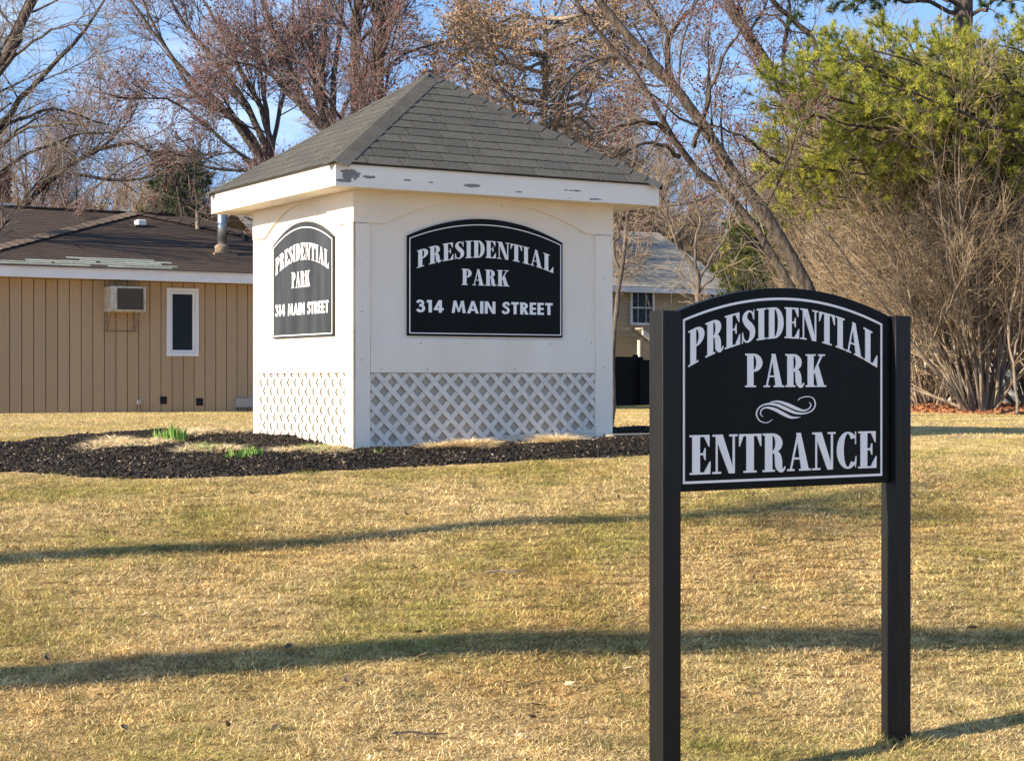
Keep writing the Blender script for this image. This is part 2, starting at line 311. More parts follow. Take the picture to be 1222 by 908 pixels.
SERIF = {
 'P': (.58, [Rr(.07, 0, .28, 1), Rr(0, 0, .36, q), Rr(0, 1 - q, .285, 1), Arc(.28, .73, .30, .27, -90, 90, .20, .055)]),
 'R': (.67, [Rr(.07, 0, .28, 1), Rr(0, 0, .35, q), Rr(0, 1 - q, .285, 1), Arc(.28, .745, .29, .255, -90, 90, .20, .055),
             St([(.30, .51), (.41, .46), (.455, .30), (.47, .13), (.54, .03), (.62, .06), (.65, .13)], [.05, .15, .20, .19, .12, .05, .02])]),
 'E': (.58, [Rr(.07, 0, .28, 1), Rr(0, 0, .55, q), Rr(0, 1 - q, .54, 1), Pg((.54, 1), (.54, .70), (.52, .70), (.40, .94)), Pg((.56, 0), (.57, .32), (.55, .32), (.40, .06)),
             Rr(.27, .49, .40, .54), Pg((.43, .36), (.43, .67), (.41, .67), (.37, .55), (.37, .48), (.41, .36))]),
 'S': (.53, [St([(.455, .74), (.42, .88), (.30, .965), (.17, .90), (.125, .76), (.20, .62), (.32, .49), (.41, .36), (.40, .18), (.30, .05), (.19, .025), (.09, .11), (.05, .28)],
                [.03, .05, .055, .13, .18, .20, .22, .20, .18, .09, .055, .045, .03]), Pg((.455, 1), (.48, 1), (.475, .68), (.45, .68)), Pg((.02, 0), (.05, 0), (.06, .34), (.03, .34))]),
 'I': (.36, [Rr(.075, 0, .285, 1), Rr(0, 0, .36, q), Rr(0, 1 - q, .36, 1)]),
 'D': (.63, [Rr(.07, 0, .28, 1), Rr(0, 0, .285, q), Rr(0, 1 - q, .285, 1), Arc(.28, .5, .35, .5, -90, 90, .21, .055)]),
 'N': (.70, [Rr(.095, 0, .145, 1), Rr(0, 0, .24, q), Rr(0, 1 - q, .2, 1), Pg((.06, 1), (.28, 1), (.62, 0), (.46, 0)), Rr(.565, .02, .62, 1), Rr(.47, 1 - q, .70, 1)]),
 'T': (.63, [Rr(.21, 0, .42, 1), Rr(.13, 0, .50, q), Rr(0, .945, .63, 1), Pg((0, 1), (0, .68), (.02, .68), (.12, .95)), Pg((.63, 1), (.63, .68), (.61, .68), (.51, .95))]),
 'A': (.70, [St([(.105, .02), (.32, .98)], .05, False), Pg((.27, 1), (.40, 1), (.64, .01), (.42, .01)), Rr(.17, .30, .43, .35), Rr(0, 0, .21, q), Rr(.35, 0, .70, q)]),
 'L': (.58, [Rr(.07, 0, .28, 1), Rr(0, 1 - q, .36, 1), Rr(0, 0, .56, q), Pg((.56, 0), (.57, .36), (.55, .36), (.38, .05))]),
 'K': (.72, [Rr(.07, 0, .28, 1), Rr(0, 0, .35, q), Rr(0, 1 - q, .35, 1), St([(.27, .40), (.57, .97)], .055, False), Rr(.44, 1 - q, .68, 1), Pg((.31, .50), (.43, .70), (.66, .02), (.43, .02)), Rr(.38, 0, .72, q)]),
 'C': (.62, [Arc(.34, .5, .34, .5, 42, 318, .21, .05, 20), Pg((.565, 1), (.59, 1), (.59, .66), (.565, .66)), Pg((.58, .02), (.60, .20), (.60, .34), (.585, .34), (.55, .15))]),
}
SANS = {
 '3': (.55, [St([(.04, .76), (.13, .895), (.27, .905), (.385, .82), (.385, .66), (.27, .555), (.17, .55)], .185), St([(.17, .545), (.32, .53), (.44, .42), (.44, .22), (.31, .10), (.14, .105), (.03, .25)], .19)]),
 '1': (.40, [Rr(.14, 0, .36, 1), Pg((0, .79), (.05, 1), (.145, 1), (.145, .79))]),
 '4': (.66, [Rr(.33, 0, .54, 1), Rr(0, .19, .66, .37), Pg((0, .30), (.32, 1), (.42, 1), (.42, .8), (.2, .30))]),
 'M': (.95, [Pg((0, 0), (.20, 0), (.31, 1), (.13, 1)), mir(Pg((0, 0), (.20, 0), (.31, 1), (.13, 1)), .95), Pg((.15, 1), (.31, 1), (.53, .08), (.42, .08)), mir(Pg((.15, 1), (.31, 1), (.53, .08), (.42, .08)), .95)]),
 'A': (.80, [Pg((0, 0), (.22, 0), (.48, 1), (.31, 1)), mir(Pg((0, 0), (.22, 0), (.48, 1), (.31, 1)), .80), Rr(.18, .20, .62, .36)]),
 'I': (.22, [Rr(0, 0, .22, 1)]),
 'N': (.74, [Rr(0, 0, .20, 1), Rr(.54, 0, .74, 1), Pg((0.02, 1), (.22, 1), (.72, 0), (.52, 0))]),
 'S': (.54, [St([(.47, .73), (.39, .89), (.25, .91), (.13, .82), (.13, .67), (.26, .55), (.37, .46), (.43, .32), (.38, .15), (.25, .09), (.12, .11), (.02, .26)], .185)]),
 'T': (.54, [Rr(.165, 0, .375, 1), Rr(0, .81, .54, 1)]),
 'R': (.58, [Rr(0, 0, .21, 1), Arc(.20, .71, .34, .29, -90, 90, .20, .175), Pg((.16, .47), (.37, .47), (.60, 0), (.35, 0))]),
 'E': (.46, [Rr(0, 0, .21, 1), Rr(0, 0, .46, .18), Rr(0, .41, .44, .58), Rr(0, .82, .46, 1)]),
}
def put_glyph(name, pieces, mat, parent, fmap, place, h0, h1, step=.00025):
    mb = MB()
    for k, (v, f) in enumerate(pieces):
        pts = [fmap(*p) for p in v]; n = len(pts); ed = {}
        hh = h1 + k * step
        for t in f:
            for i in range(len(t)): e = (t[i], t[(i + 1) % len(t)]); ed[e] = 1
        side = [e for e in ed if (e[1], e[0]) not in ed]
        mb.add([place(u, w, hh) for u, w in pts] + [place(u, w, h0) for u, w in pts], [tuple(t) for t in f] + [(b, a, n + a, n + b) for a, b in side])
    return mb.build(name, mat, parent)
def text(s, glyphs, u0, u1, base, top, gap, mat, parent, place, h0, h1):
    """letters of s squeezed between u0 and u1 with curved base and top lines"""
    ws = [glyphs[c][0] if c != ' ' else .45 for c in s]; tot = sum(ws) + gap * (len(s) - 1); k = (u1 - u0) / tot; x = u0
    for c, w in zip(s, ws):
        if c != ' ':
            def fm(a, b, x=x): u = x + a * k; return (u, base(u) + (top(u) - base(u)) * b)
            put_glyph('digit' if c.isdigit() else 'letter', glyphs[c][1], mat, parent, fm, place, h0, h1)
        x += (w + gap) * k
def arch(u0, u1, lo, hi):
    c = (u0 + u1) / 2; hw = (u1 - u0) / 2
    return lambda u: hi - (hi - lo) * ((u - c) / hw) ** 2
def arch_outline(u0, u1, zb, zt, za, n=24):
    a = arch(u0, u1, zt, za)
    return [(u0, zb), (u1, zb)] + [(u1 + (u0 - u1) * i / n, a(u1 + (u0 - u1) * i / n)) for i in range(n + 1)]
def border(u0, u1, zb, zt, za, w, mat, parent, place, h0, h1, n=24):
    o = arch_outline(u0, u1, zb, zt, za, n); i_ = arch_outline(u0 + w, u1 - w, zb + w, zt - w * .6, za - w, n); m = len(o)
    v = i_ + o; f = [(k, m + k, m + (k + 1) % m, (k + 1) % m) for k in range(m)]
    mb = MB(); mb.add([place(u, z, h1) for u, z in v] + [place(u, z, h0) for u, z in v],
                      f + [(m + k, 3 * m + k, 3 * m + (k + 1) % m, m + (k + 1) % m) for k in range(m)] + [(k, (k + 1) % m, 2 * m + (k + 1) % m, 2 * m + k) for k in range(m)])
    return mb.build('border_line', mat, parent)

# ------------------------------------------------------------------ ground
def axis(edges):
    out = []
    for a, b, s in edges: out += list(np.arange(a, b, s))
    return np.array(out + [edges[-1][1]])
xs = axis([(-300, -60, 20), (-60, -14, 4), (-14, -6, .5), (-6, 6, .14), (6, 14, .5), (14, 60, 4), (60, 300, 20)])
ys = axis([(-60, 0, 6), (0, 5, .5), (5, 17, .14), (17, 40, 1), (40, 100, 6), (100, 800, 50)])
X, Y = np.meshgrid(xs, ys); Z = H(X, np.minimum(Y, 400))
nx, ny = len(xs), len(ys); idx = np.arange(nx * ny).reshape(ny, nx)
Fq = np.stack([idx[:-1, :-1], idx[:-1, 1:], idx[1:, 1:], idx[1:, :-1]], -1).reshape(-1, 4)
lawn = npmesh('lawn_ground', np.stack([X, Y, Z], -1).reshape(-1, 3), Fq, MT['soil'], smooth=True); tag(lawn, kind='structure')

def inside(poly, x, y):
    x = np.asarray(x); y = np.asarray(y); r = np.zeros(x.shape, bool); n = len(poly)
    for i in range(n):
        x0, y0 = poly[i][:2]; x1, y1 = poly[(i + 1) % n][:2]
        c = ((y0 > y) != (y1 > y)) & (x < (x1 - x0) * (y - y0) / (y1 - y0 + 1e-12) + x0); r ^= c
    return r
# ------------------------------------------------------------------ mulch bed round the kiosk
KO = np.array([-1.246, 13.32]); KR = np.array([.859, .512]); KL = np.array([-.512, .859]); KW, KD = 2.456, 2.056; KZ = -.62
def kp(a, b): return KO + KR * a + KL * b
bed_px = [(-60, 560), (0, 563), (60, 566), (130, 570), (220, 571), (300, 568), (370, 563), (440, 560), (520, 556), (600, 552), (680, 548), (770, 544), (850, 540), (900, 532), (880, 522), (800, 517), (745, 514)]
bed = [tuple(ground(*p)[:2]) for p in bed_px] + [tuple(kp(2.6, 1.2)), tuple(kp(1.2, 2.2)), tuple(kp(0, 2.6))] + [tuple(ground(*p)[:2]) for p in [(290, 517), (240, 518), (190, 518), (130, 521), (80, 524), (40, 529), (0, 533), (-60, 536)]]
bed = [tuple(np.array(p) + rng.normal(0, .02, 2)) for p in [tuple(a) for a in np.array(crom(bed + [bed[0]], 4))[:-1]]]
def edge_dist(poly, x, y):
    d = np.full(np.shape(x), 1e9); n = len(poly)
    for i in range(n):
        ax, ay = poly[i]; bx, by = poly[(i + 1) % n]; vx, vy = bx - ax, by - ay
        t = np.clip(((x - ax) * vx + (y - ay) * vy) / (vx * vx + vy * vy + 1e-12), 0, 1); d = np.minimum(d, np.hypot(x - ax - t * vx, y - ay - t * vy))
    return d
def bed_h(x, y): return H(x, y) + .05 * np.clip(edge_dist(bed, x, y) / .25, 0, 1) + .012 * np.sin(np.asarray(x) * 9) * np.sin(np.asarray(y) * 8)
def ground_patch(name, poly, hf, mat, step, lift=.004):
    bx = np.array(poly); gx = np.arange(bx[:, 0].min() - step, bx[:, 0].max() + step, step); gy = np.arange(bx[:, 1].min() - step, bx[:, 1].max() + step, step)
    X, Y = np.meshgrid(gx, gy); ok = inside(poly, X, Y); Zz = hf(X, Y) + lift; i = np.arange(X.size).reshape(X.shape)
    c = (ok[:-1, :-1] | ok[:-1, 1:] | ok[1:, 1:] | ok[1:, :-1]); q4 = np.stack([i[:-1, :-1], i[:-1, 1:], i[1:, 1:], i[1:, :-1]], -1)[c]
    Zz = np.where(ok, Zz, H(X, Y) - .03)
    u, inv = np.unique(q4, return_inverse=True)
    return npmesh(name, np.stack([X, Y, Zz], -1).reshape(-1, 3)[u], inv.reshape(-1, 4), mat, smooth=True)
tag(ground_patch('mulch_bed', bed, bed_h, MT['mulch'], .07), kind='structure')
def sample(poly, n):
    b = np.array(poly); out = np.zeros((0, 2))
    while len(out) < n:
        p = rng.uniform(b.min(0), b.max(0), (n * 3, 2)); out = np.vstack([out, p[inside(poly, p[:, 0], p[:, 1])]])
    return out[:n]
def chips(name, P, hf, size, mat):
    n = len(P); P = P + rng.normal(0, 1, P.shape) * np.where(rng.uniform(0, 1, (n, 1)) < .2, .06, .01); a = rng.uniform(0, 2 * np.pi, n); L_ = rng.uniform(.5, 1.6, n) * size; w = L_ * rng.uniform(.2, .55, n); z = hf(P[:, 0], P[:, 1]) + .006
    t = rng.normal(0, .45, n); c, s = np.cos(a), np.sin(a)
    V = np.zeros((n, 4, 3)); 
    for k, (u, v, h) in enumerate([(-.5, -.5, 0), (.5, -.4, 0), (.5, .5, 0), (-.5, .4, 0)]):
        V[:, k, 0] = P[:, 0] + c * u * L_ - s * v * w; V[:, k, 1] = P[:, 1] + s * u * L_ + c * v * w; V[:, k, 2] = z + u * L_ * np.sin(t) + rng.uniform(0, .012, n) + v * w * .5
    V2 = V.copy(); V2[:, :, 2] -= size * .18
    A = np.concatenate([V, V2], 1); b = np.arange(n)[:, None] * 8
    f = np.concatenate([b + np.array(q_) for q_ in ([0, 1, 2, 3], [0, 4, 5, 1], [1, 5, 6, 2], [2, 6, 7, 3], [3, 7, 4, 0])], 0)
    return npmesh(name, A.reshape(-1, 3), f, mat, rnd=np.repeat(rng.uniform(0, 1, n), 8))
tag(chips('mulch_chips', sample(bed, 42000), bed_h, .021, MT['chip']), 'dark brown bark mulch chips in the bed around the white kiosk', 'mulch', kind='stuff')

# ------------------------------------------------------------------ blades: grass, straw, leaves
def blades(base, hgt, wid, lean, rndv, seg=2, dirs=None):
    """bent blades; base (n,3); lean = sideways offset as a fraction of height"""
    n = len(base); a = rng.uniform(0, 2 * np.pi, n) if dirs is None else dirs; fa = rng.uniform(0, 2 * np.pi, n)
    d = np.stack([np.cos(a), np.sin(a), np.zeros(n)], -1); w = np.stack([np.cos(fa), np.sin(fa), np.zeros(n)], -1) * (wid / 2)[:, None]
    up = np.array([0, 0, 1.]); V = []
    for i in range(seg + 1):
        t = i / seg; c = base + d * (lean * hgt * t ** 1.6)[:, None] + up * (hgt * (t - .35 * np.clip(lean, 0, 2) * t * t * .5))[:, None]
        if i < seg: V += [c - w * (1 - .45 * t), c + w * (1 - .45 * t)]
        else: V += [c]
    V = np.stack(V, 1); k = V.shape[1]; b = np.arange(n)[:, None] * k; tris = []
    for i in range(seg - 1): tris += [[2 * i, 2 * i + 1, 2 * i + 3], [2 * i, 2 * i + 3, 2 * i + 2]]
    tris += [[2 * seg - 2, 2 * seg - 1, 2 * seg]]
    return V.reshape(-1, 3), np.concatenate([b + np.array(t) for t in tris], 0), np.repeat(rndv, k)
patches = bpy.data.collections.new('grass_patches')
for v in range(5):
    n = 230; r = .17 * np.sqrt(rng.uniform(0, 1, n)); a = rng.uniform(0, 6.283, n)
    base = np.stack([r * np.cos(a), r * np.sin(a), np.full(n, -.012)], -1)
    flat = rng.uniform(0, 1, n) < .55
    hgt = np.where(flat, rng.uniform(.010, .020, n), rng.uniform(.014, .032, n)); lean = np.where(flat, rng.uniform(2.0, 5.0, n), rng.uniform(.4, 2.2, n))
    V, f, rv = blades(base, hgt, rng.uniform(.0025, .0055, n), lean, rng.uniform(0, 1, n))
    o = npmesh('grass_patch', V, f, MT['grass'], rnd=rv); C.objects.unlink(o); patches.objects.link(o)
def scatter(obj, coll, dens, smin, smax, seed):
    g = bpy.data.node_groups.new('scatter_' + obj.name, 'GeometryNodeTree'); g.interface.new_socket('Geometry', in_out='INPUT', socket_type='NodeSocketGeometry'); g.interface.new_socket('Geometry', in_out='OUTPUT', socket_type='NodeSocketGeometry')
    N = g.nodes; L = g.links; i = N.new('NodeGroupInput'); o = N.new('NodeGroupOutput')
    d = N.new('GeometryNodeDistributePointsOnFaces'); d.inputs['Density'].default_value = dens; d.inputs['Seed'].default_value = seed
    ip = N.new('GeometryNodeInstanceOnPoints'); ci = N.new('GeometryNodeCollectionInfo'); ci.inputs['Collection'].default_value = coll; ci.inputs['Separate Children'].default_value = True; ci.inputs['Reset Children'].default_value = True
    rv = N.new('FunctionNodeRandomValue'); rv.data_type = 'FLOAT_VECTOR'; rv.inputs[0].default_value = (0, 0, 0); rv.inputs[1].default_value = (0, 0, 6.283)
    rs = N.new('FunctionNodeRandomValue'); rs.data_type = 'FLOAT'; rs.inputs[2].default_value = smin; rs.inputs[3].default_value = smax; rs.inputs['Seed'].default_value = 3
    ip.inputs['Pick Instance'].default_value = True
    L.new(i.outputs[0], d.inputs['Mesh']); L.new(d.outputs['Points'], ip.inputs['Points']); L.new(ci.outputs[0], ip.inputs['Instance'])
    L.new(rv.outputs[0], ip.inputs['Rotation']); L.new(rs.outputs[1], ip.inputs['Scale']); L.new(ip.outputs[0], o.inputs[0])
    md = obj.modifiers.new('scatter', 'NODES'); md.node_group = g
def emitter(name, x0, x1, y0, y1, step, cone=.37, keep=None):
    gx = np.arange(x0, x1, step); gy = np.arange(y0, y1, step); X, Y = np.meshgrid(gx, gy); i = np.arange(X.size).reshape(X.shape)
    xc = (X[:-1, :-1] + X[1:, 1:]) / 2; yc = (Y[:-1, :-1] + Y[1:, 1:]) / 2
    ok = (np.abs(xc) < cone * yc + .6) & ~inside(bed, xc, yc)
    kx = (xc - KO[0]) * KR[0] + (yc - KO[1]) * KR[1]; ky = (xc - KO[0]) * KL[0] + (yc - KO[1]) * KL[1]; ok &= ~((kx > -.05) & (kx < KW + .05) & (ky > -.05) & (ky < KD + .05))
    if keep is not None: ok &= keep(xc, yc)
    q4 = np.stack([i[:-1, :-1], i[:-1, 1:], i[1:, 1:], i[1:, :-1]], -1)[ok]; u, inv = np.unique(q4, return_inverse=True)
    return npmesh(name, np.stack([X, Y, H(X, Y)], -1).reshape(-1, 3)[u], inv.reshape(-1, 4), MT['grass'])
g1 = emitter('lawn_grass', -7, 7, 5.5, 15.5, .1); scatter(g1, patches, 210, .6, 1.15, 1)
tuftc = bpy.data.collections.new('green_tufts')
for v in range(4):
    n = 90; rd = .075 * np.sqrt(rng.uniform(0, 1, n)); a = rng.uniform(0, 6.283, n)
    V, f, rv = blades(np.stack([rd * np.cos(a) * 1.3, rd * np.sin(a), np.full(n, -.01)], -1), rng.uniform(.02, .048, n), rng.uniform(.0025, .0045, n), rng.uniform(.3, 1.8, n), rng.uniform(0, 1, n))
    o = npmesh('grass_tuft', V, f, MT['tuft'], rnd=rv); C.objects.unlink(o); tuftc.objects.link(o)
g3 = emitter('green_grass_tufts', -7, 7, 5.5, 14.5, .1); scatter(g3, tuftc, 9, .5, 1.3, 5)
tag(g3, 'scattered olive green tufts sprouting through the dormant lawn', 'grass', kind='stuff')
tag(g1, 'straw coloured dormant lawn grass with green patches on the slope in front of the kiosk', 'grass', kind='stuff')
# the far part, where house and bed keep it out, is added after the house is placed

# ------------------------------------------------------------------ kiosk
kz = lambda w: w - KZ              # world height -> kiosk height
K = tag(empty('sign_kiosk', (KO[0], KO[1], KZ), math.atan2(KR[1], KR[0])), 'white wooden kiosk with hipped dark shingle roof, lattice skirt and two arched black signs', 'kiosk')
SOF, RT, RB, EB, ET, AP = kz(1.469), kz(.31), kz(.036), kz(1.457), kz(1.636), kz(2.65)
SH = kz(1.216); HA = kz(1.446)
def face(L_, s0, s1, lat0, lat1, gb0, gb1, sh0, sh1, sg0, sg1, place, signname, ov, ltop):
    """one clad face; u runs left to right as seen from outside, h is outwards"""
    T = .022
    for u0, u1 in ((0, s0), (L_ - s1, L_)):
        lo = (lambda u: gb0 + (gb1 - gb0) * u / L_ - .06)
        bevel(MB().prism([(u0, lo(u0)), (u1, lo(u1)), (u1, SH - .004), (u0, SH - .004)], -T, 0, place).build('corner_board', MT['white'], K), .002)
    a = arch(sh0, sh1, SH, HA); n = 28
    hp = [(0, SOF), (0, SH), (sh0, SH)] + [(sh0 + (sh1 - sh0) * i / n, a(sh0 + (sh1 - sh0) * i / n)) for i in range(1, n)] + [(sh1, SH), (L_, SH), (L_, SOF)]
    bevel(MB().prism(hp, -T, .0045, place).build('arched_header', MT['white'], K), .002)
    bevel(MB().prism([(s0 + .0035, RB), (L_ - s1 - .0035, RB), (L_ - s1 - .0035, RT), (s0 + .0035, RT)], -T, -.001, place).build('rail', MT['white'], K), .002)
    MB().prism([(s0 - .03, RT - .02), (L_ - s1 + .03, RT - .02), (L_ - s1 + .03, SOF), (s0 - .03, SOF)], -T - .02, -T + .006, place).build('panel', MT['white'], K)
    nl = MB(); oct_ = [(math.cos(k * math.pi / 3), math.sin(k * math.pi / 3)) for k in range(6)]
    pts = [(s0 * .5 + rng.normal(0, .01), z) for z in np.arange(RB + .1, SOF, .38)] + [(L_ - s1 * .5 + rng.normal(0, .01), z) for z in np.arange(RB + .05, SOF, .38)]
    pts += [(u, RT - .03 + rng.normal(0, .006)) for u in np.arange(s0 + .04, L_ - s1, .41)] + [(u, RB + .03) for u in np.arange(s0 + .1, L_ - s1, .41)] + [(u, SOF - .06) for u in np.arange(.15, L_, .4)]
    for u, z in pts:
        if rng.uniform() < .75: rr_ = rng.uniform(.003, .0065); nl.prism([(u + a_ * rr_, z + b_ * rr_) for a_, b_ in oct_], -.004, .0007, place)
    nl.build('nail_heads', MT['rust'], K)['kind'] = 'stuff'
    # base board and lattice
    lb = lambda u: lat0 + (lat1 - lat0) * (u - s0) / (L_ - s0 - s1)
    gb = lambda u: gb0 + (gb1 - gb0) * u / L_
    ua, ub = s0 + .002, L_ - s1 - .002
    bevel(MB().prism([(ua, gb(ua) - .05), (ub, gb(ub) - .05), (ub, lb(ub)), (ua, lb(ua))], -T, -.002, place).build('base_board', MT['basewood'], K), .002)
    MB().prism([(ua - .02, gb(ua) - .05), (ub + .02, gb(ub) - .05), (ub + .02, RB + .02), (ua - .02, RB + .02)], -T - .025, -T - .001, place).build('backing_board', MT['backing'], K)
    lat = empty('lattice_panel'); lat.parent = K
    sl_ = (lb(ub) - lb(ua)) / (ub - ua); P_ = .150; w_ = .041
    for sgn, h0 in ((1, -.020), (-1, -.012)):
        c = ua - 2.5
        while c < ub + 2.5:
            # slat along (1, sgn) through (c, RB)
            dx, dz = 1 / math.sqrt(2), sgn / math.sqrt(2); nx_, nz_ = -dz, dx
            p = [(c - dx * 3 - nx_ * w_ / 2, RB - dz * 3 - nz_ * w_ / 2), (c + dx * 3 - nx_ * w_ / 2, RB + dz * 3 - nz_ * w_ / 2), (c + dx * 3 + nx_ * w_ / 2, RB + dz * 3 + nz_ * w_ / 2), (c - dx * 3 + nx_ * w_ / 2, RB - dz * 3 + nz_ * w_ / 2)]
            for cl in ((-1, 0, -ua), (1, 0, ub), (0, 1, RB - .004), (sl_, -1, sl_ * ua - lb(ua) - .001)):
                if p: p = clip(p, *cl)
            if area(p) > 2e-4: MB().prism(p, h0, h0 + .0075, place).build('slat', MT['lattice'], lat)
            c += P_
    # sign
    zb, zt, za = kz(.332), kz(1.13), kz(1.295)
    H0, H1 = -T + .008, .006
    sb = bevel(MB().prism(arch_outline(sg0, sg1, zb, zt, za), H0, H1, place).build('sign_board', MT['sheen_black'] if 'sunlit' in signname else MT['black'], K), .003); sb['label'] = signname
    border(sg0 + .016, sg1 - .016, zb + .018, zt - .018, za - .045, .0075, MT['letter'], sb, place, H1 - .001, H1 + .0012)
    wS = sg1 - sg0; un = lambda t: sg0 + t * wS
    u0, u1 = un(.057), un(.937)
    text('PRESIDENTIAL', SERIF, u0, u1, arch(u0, u1, kz(.872), kz(.978)), arch(u0, u1, kz(1.012), kz(1.118)), .055, MT['letter'], sb, place, H1 - .001, H1 + .0025)
    text('PARK', SERIF, un(.336), un(.642), lambda u: kz(.750), lambda u: kz(.882), .05, MT['letter'], sb, place, H1 - .001, H1 + .0025)
    A0, A1 = un(.056), un(.931); f_ = lambda t: A0 + (A1 - A0) * t
    for s_, t0, t1 in (('314', 0, .19), ('MAIN', .248, .567), ('STREET', .618, 1)):
        text(s_, SANS, f_(t0), f_(t1), lambda u: kz(.521), lambda u: kz(.621), .10, MT['letter'], sb, place, H1 - .001, H1 + .0025)
fr = lambda u, z, h: (u, -h, z)
face(KW, .15, .175, kz(-.541), kz(-.442), kz(-.605), kz(-.52), .268, 2.19, .477, 1.944, fr, 'arched black sign on the shaded street side of the kiosk', 0, RB)
lf = lambda u, z, h: (-h, KD - u, z)
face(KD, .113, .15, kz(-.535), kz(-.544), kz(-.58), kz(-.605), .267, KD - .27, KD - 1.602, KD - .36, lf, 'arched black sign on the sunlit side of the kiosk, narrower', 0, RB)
# corner edges butt: plain rear walls
MB().prism([(.03, -.1), (KD - .03, -.1), (KD - .03, SOF), (.03, SOF)], -.02, 0, lambda u, z, h: (KW + h, u, z)).build('rear_wall', MT['white'], K)
MB().prism([(.03, -.1), (KW - .03, -.1), (KW - .03, SOF), (.03, SOF)], -.02, 0, lambda u, z, h: (u, KD + h, z)).build('rear_wall', MT['white'], K)
OV = .285; e0x, e1x, e0y, e1y = -OV, KW + OV, -OV, KD + OV; ft = .02
MB().box((e0x + ft, e0y + ft, SOF), (e1x - ft, e1y - ft, SOF + .02)).build('soffit', MT['white'], K)
fo = MB().box((e0x, e0y, EB), (e1x, e0y + ft, ET)).build('fascia', MT['fascia_front'], K); bevel(fo, .003); fo['label'] = 'street side fascia board with flaking white paint'
bevel(MB().box((e0x, e0y + ft + .001, EB + .001), (e0x + ft, e1y - ft - .001, ET)).build('fascia', MT['white'], K), .003)
bevel(MB().box((e0x, e1y - ft, EB), (e1x, e1y, ET)).build('fascia', MT['white'], K), .003)
bevel(MB().box((e1x - ft, e0y + ft + .001, EB), (e1x, e1y - ft - .001, ET)).build('fascia', MT['white'], K), .003)
# roof
roof = empty('roof'); roof.parent = K
ax_, ay_ = (e0x + e1x) / 2, (e0y + e1y) / 2; d_ = .018; ZE = ET + .004
cs = [(e0x - d_, e0y - d_), (e1x + d_, e0y - d_), (e1x + d_, e1y + d_), (e0x - d_, e1y + d_)]
apx = Vector((ax_, ay_, AP))
mb = MB(); mb.add([(x, y, ZE) for x, y in cs] + [tuple(apx)] + [(x, y, ZE - .012) for x, y in cs], [(0, 1, 4), (1, 2, 4), (2, 3, 4), (3, 0, 4), (0, 5, 6, 1), (1, 6, 7, 2), (2, 7, 8, 3), (3, 8, 5, 0), (8, 7, 6, 5)])
mb.build('roof_deck', MT['shingle_under'], roof)
def roof_face(c0, c1, single):
    c0 = Vector((*c0, ZE)); c1 = Vector((*c1, ZE)); ux = (c1 - c0).normalized(); L_ = (c1 - c0).length; mid = (c0 + c1) / 2
    up = (apx - mid); SL = up.length; up.normalize(); nrm = ux.cross(up).normalized()
    place = lambda u, v, h: tuple(c0 + ux * u + up * v + nrm * h)
    ex = .127; tab = .305; rows = int(SL / ex) + 1; stuff = MB()
    for r in range(rows):
        off = -tab * (.5 if r % 2 else 0) - (.04 * (r % 3)); u = off - .02
        while u < L_:
            g = .0062; j = rng.normal(0, .0015)
            p = [(u + g, r * ex - .006 + j), (u + tab - g, r * ex - .006 + j), (u + tab - g, (r + 1) * ex + .002), (u + g, (r + 1) * ex + .002)]
            a = SL / (L_ / 2)
            p = clip(p, -a, 1, 0); p = clip(p, a, 1, a * L_) if p else p
            if p and area(p) > 8e-4:
                t0 = .0062 + rng.uniform(0, .002)
                pl = lambda uu, vv, hh, r=r, t0=t0: place(uu, vv, hh if hh < .001 else hh * (t0 if True else 0) / 1.0 * (1 - .75 * (vv - r * ex) / ex) + .001)
                if single: MB().prism(p, .0005, 1.0, pl).build('shingle', MT['shingle'], roof)
                else: stuff.prism(p, .0005, 1.0, pl)
            u += tab
    if not single: o = stuff.build('shingles', MT['shingle'], roof); o['kind'] = 'stuff'
roof_face(cs[0], cs[1], True); roof_face(cs[3], cs[0], True); roof_face(cs[1], cs[2], False); roof_face(cs[2], cs[3], False)
for ci, c in enumerate(cs):
    c = Vector((*c, ZE)); ax = apx - c; Lh = ax.length; ax.normalize(); flat = Vector((ax.y, -ax.x, 0)).normalized()   # sideways
    # the two neighbouring faces' downhill side directions across the hip
    nA, nB = [( (Vector((*cs[(ci + k) % 4], ZE)) - c).cross(apx - c)) for k in (1, -1)]
    nA = nA.normalized() * (1 if nA.z > 0 else -1); nB = nB.normalized() * (1 if nB.z > 0 else -1)
    sa = ax.cross(nA).normalized(); sb_ = ax.cross(nB).normalized()
    ta = (Vector((*cs[(ci + 1) % 4], ZE)) - c); tb = (Vector((*cs[(ci - 1) % 4], ZE)) - c)
    if sa.dot(ta) < 0: sa = -sa
    if sb_.dot(tb) < 0: sb_ = -sb_
    nm = (nA + nB).normalized(); n_c = int(Lh / .14); st = Lh / n_c; wd = .115
    for k in range(n_c):
        s0, s1 = k * st - .004, (k + 1) * st + .012; th0, th1 = .0125, .007
        if k == n_c - 1: s1 = Lh
        sec = []
        for s_, th in ((s0, th0), (s1, th1)):
            P = c + ax * s_
            for dd, nn, w2 in ((sa, nA, wd), (sa, nA, wd * .35), (None, nm, 0), (sb_, nB, wd * .35), (sb_, nB, wd)):
                sec.append(P + (dd * w2 if dd is not None else Vector()) + nn * th)
            for dd, nn, w2 in ((sa, nA, wd), (None, nm, 0), (sb_, nB, wd)):
                sec.append(P + (dd * w2 if dd is not None else Vector()) + nn * .001)
        f = [(i, i + 1, 8 + i + 1, 8 + i) for i in range(4)] + [(0, 8, 13, 5), (4, 7, 15, 12), (0, 5, 6, 2, 1), (2, 6, 7, 4, 3)]
        mesh('hip_cap', sec, f, MT['shingle'], roof)
bevel(MB().box((2.36, -.14, -.02), (2.80, .02, .035)).build('edging_stone', MT['stone']), .008)
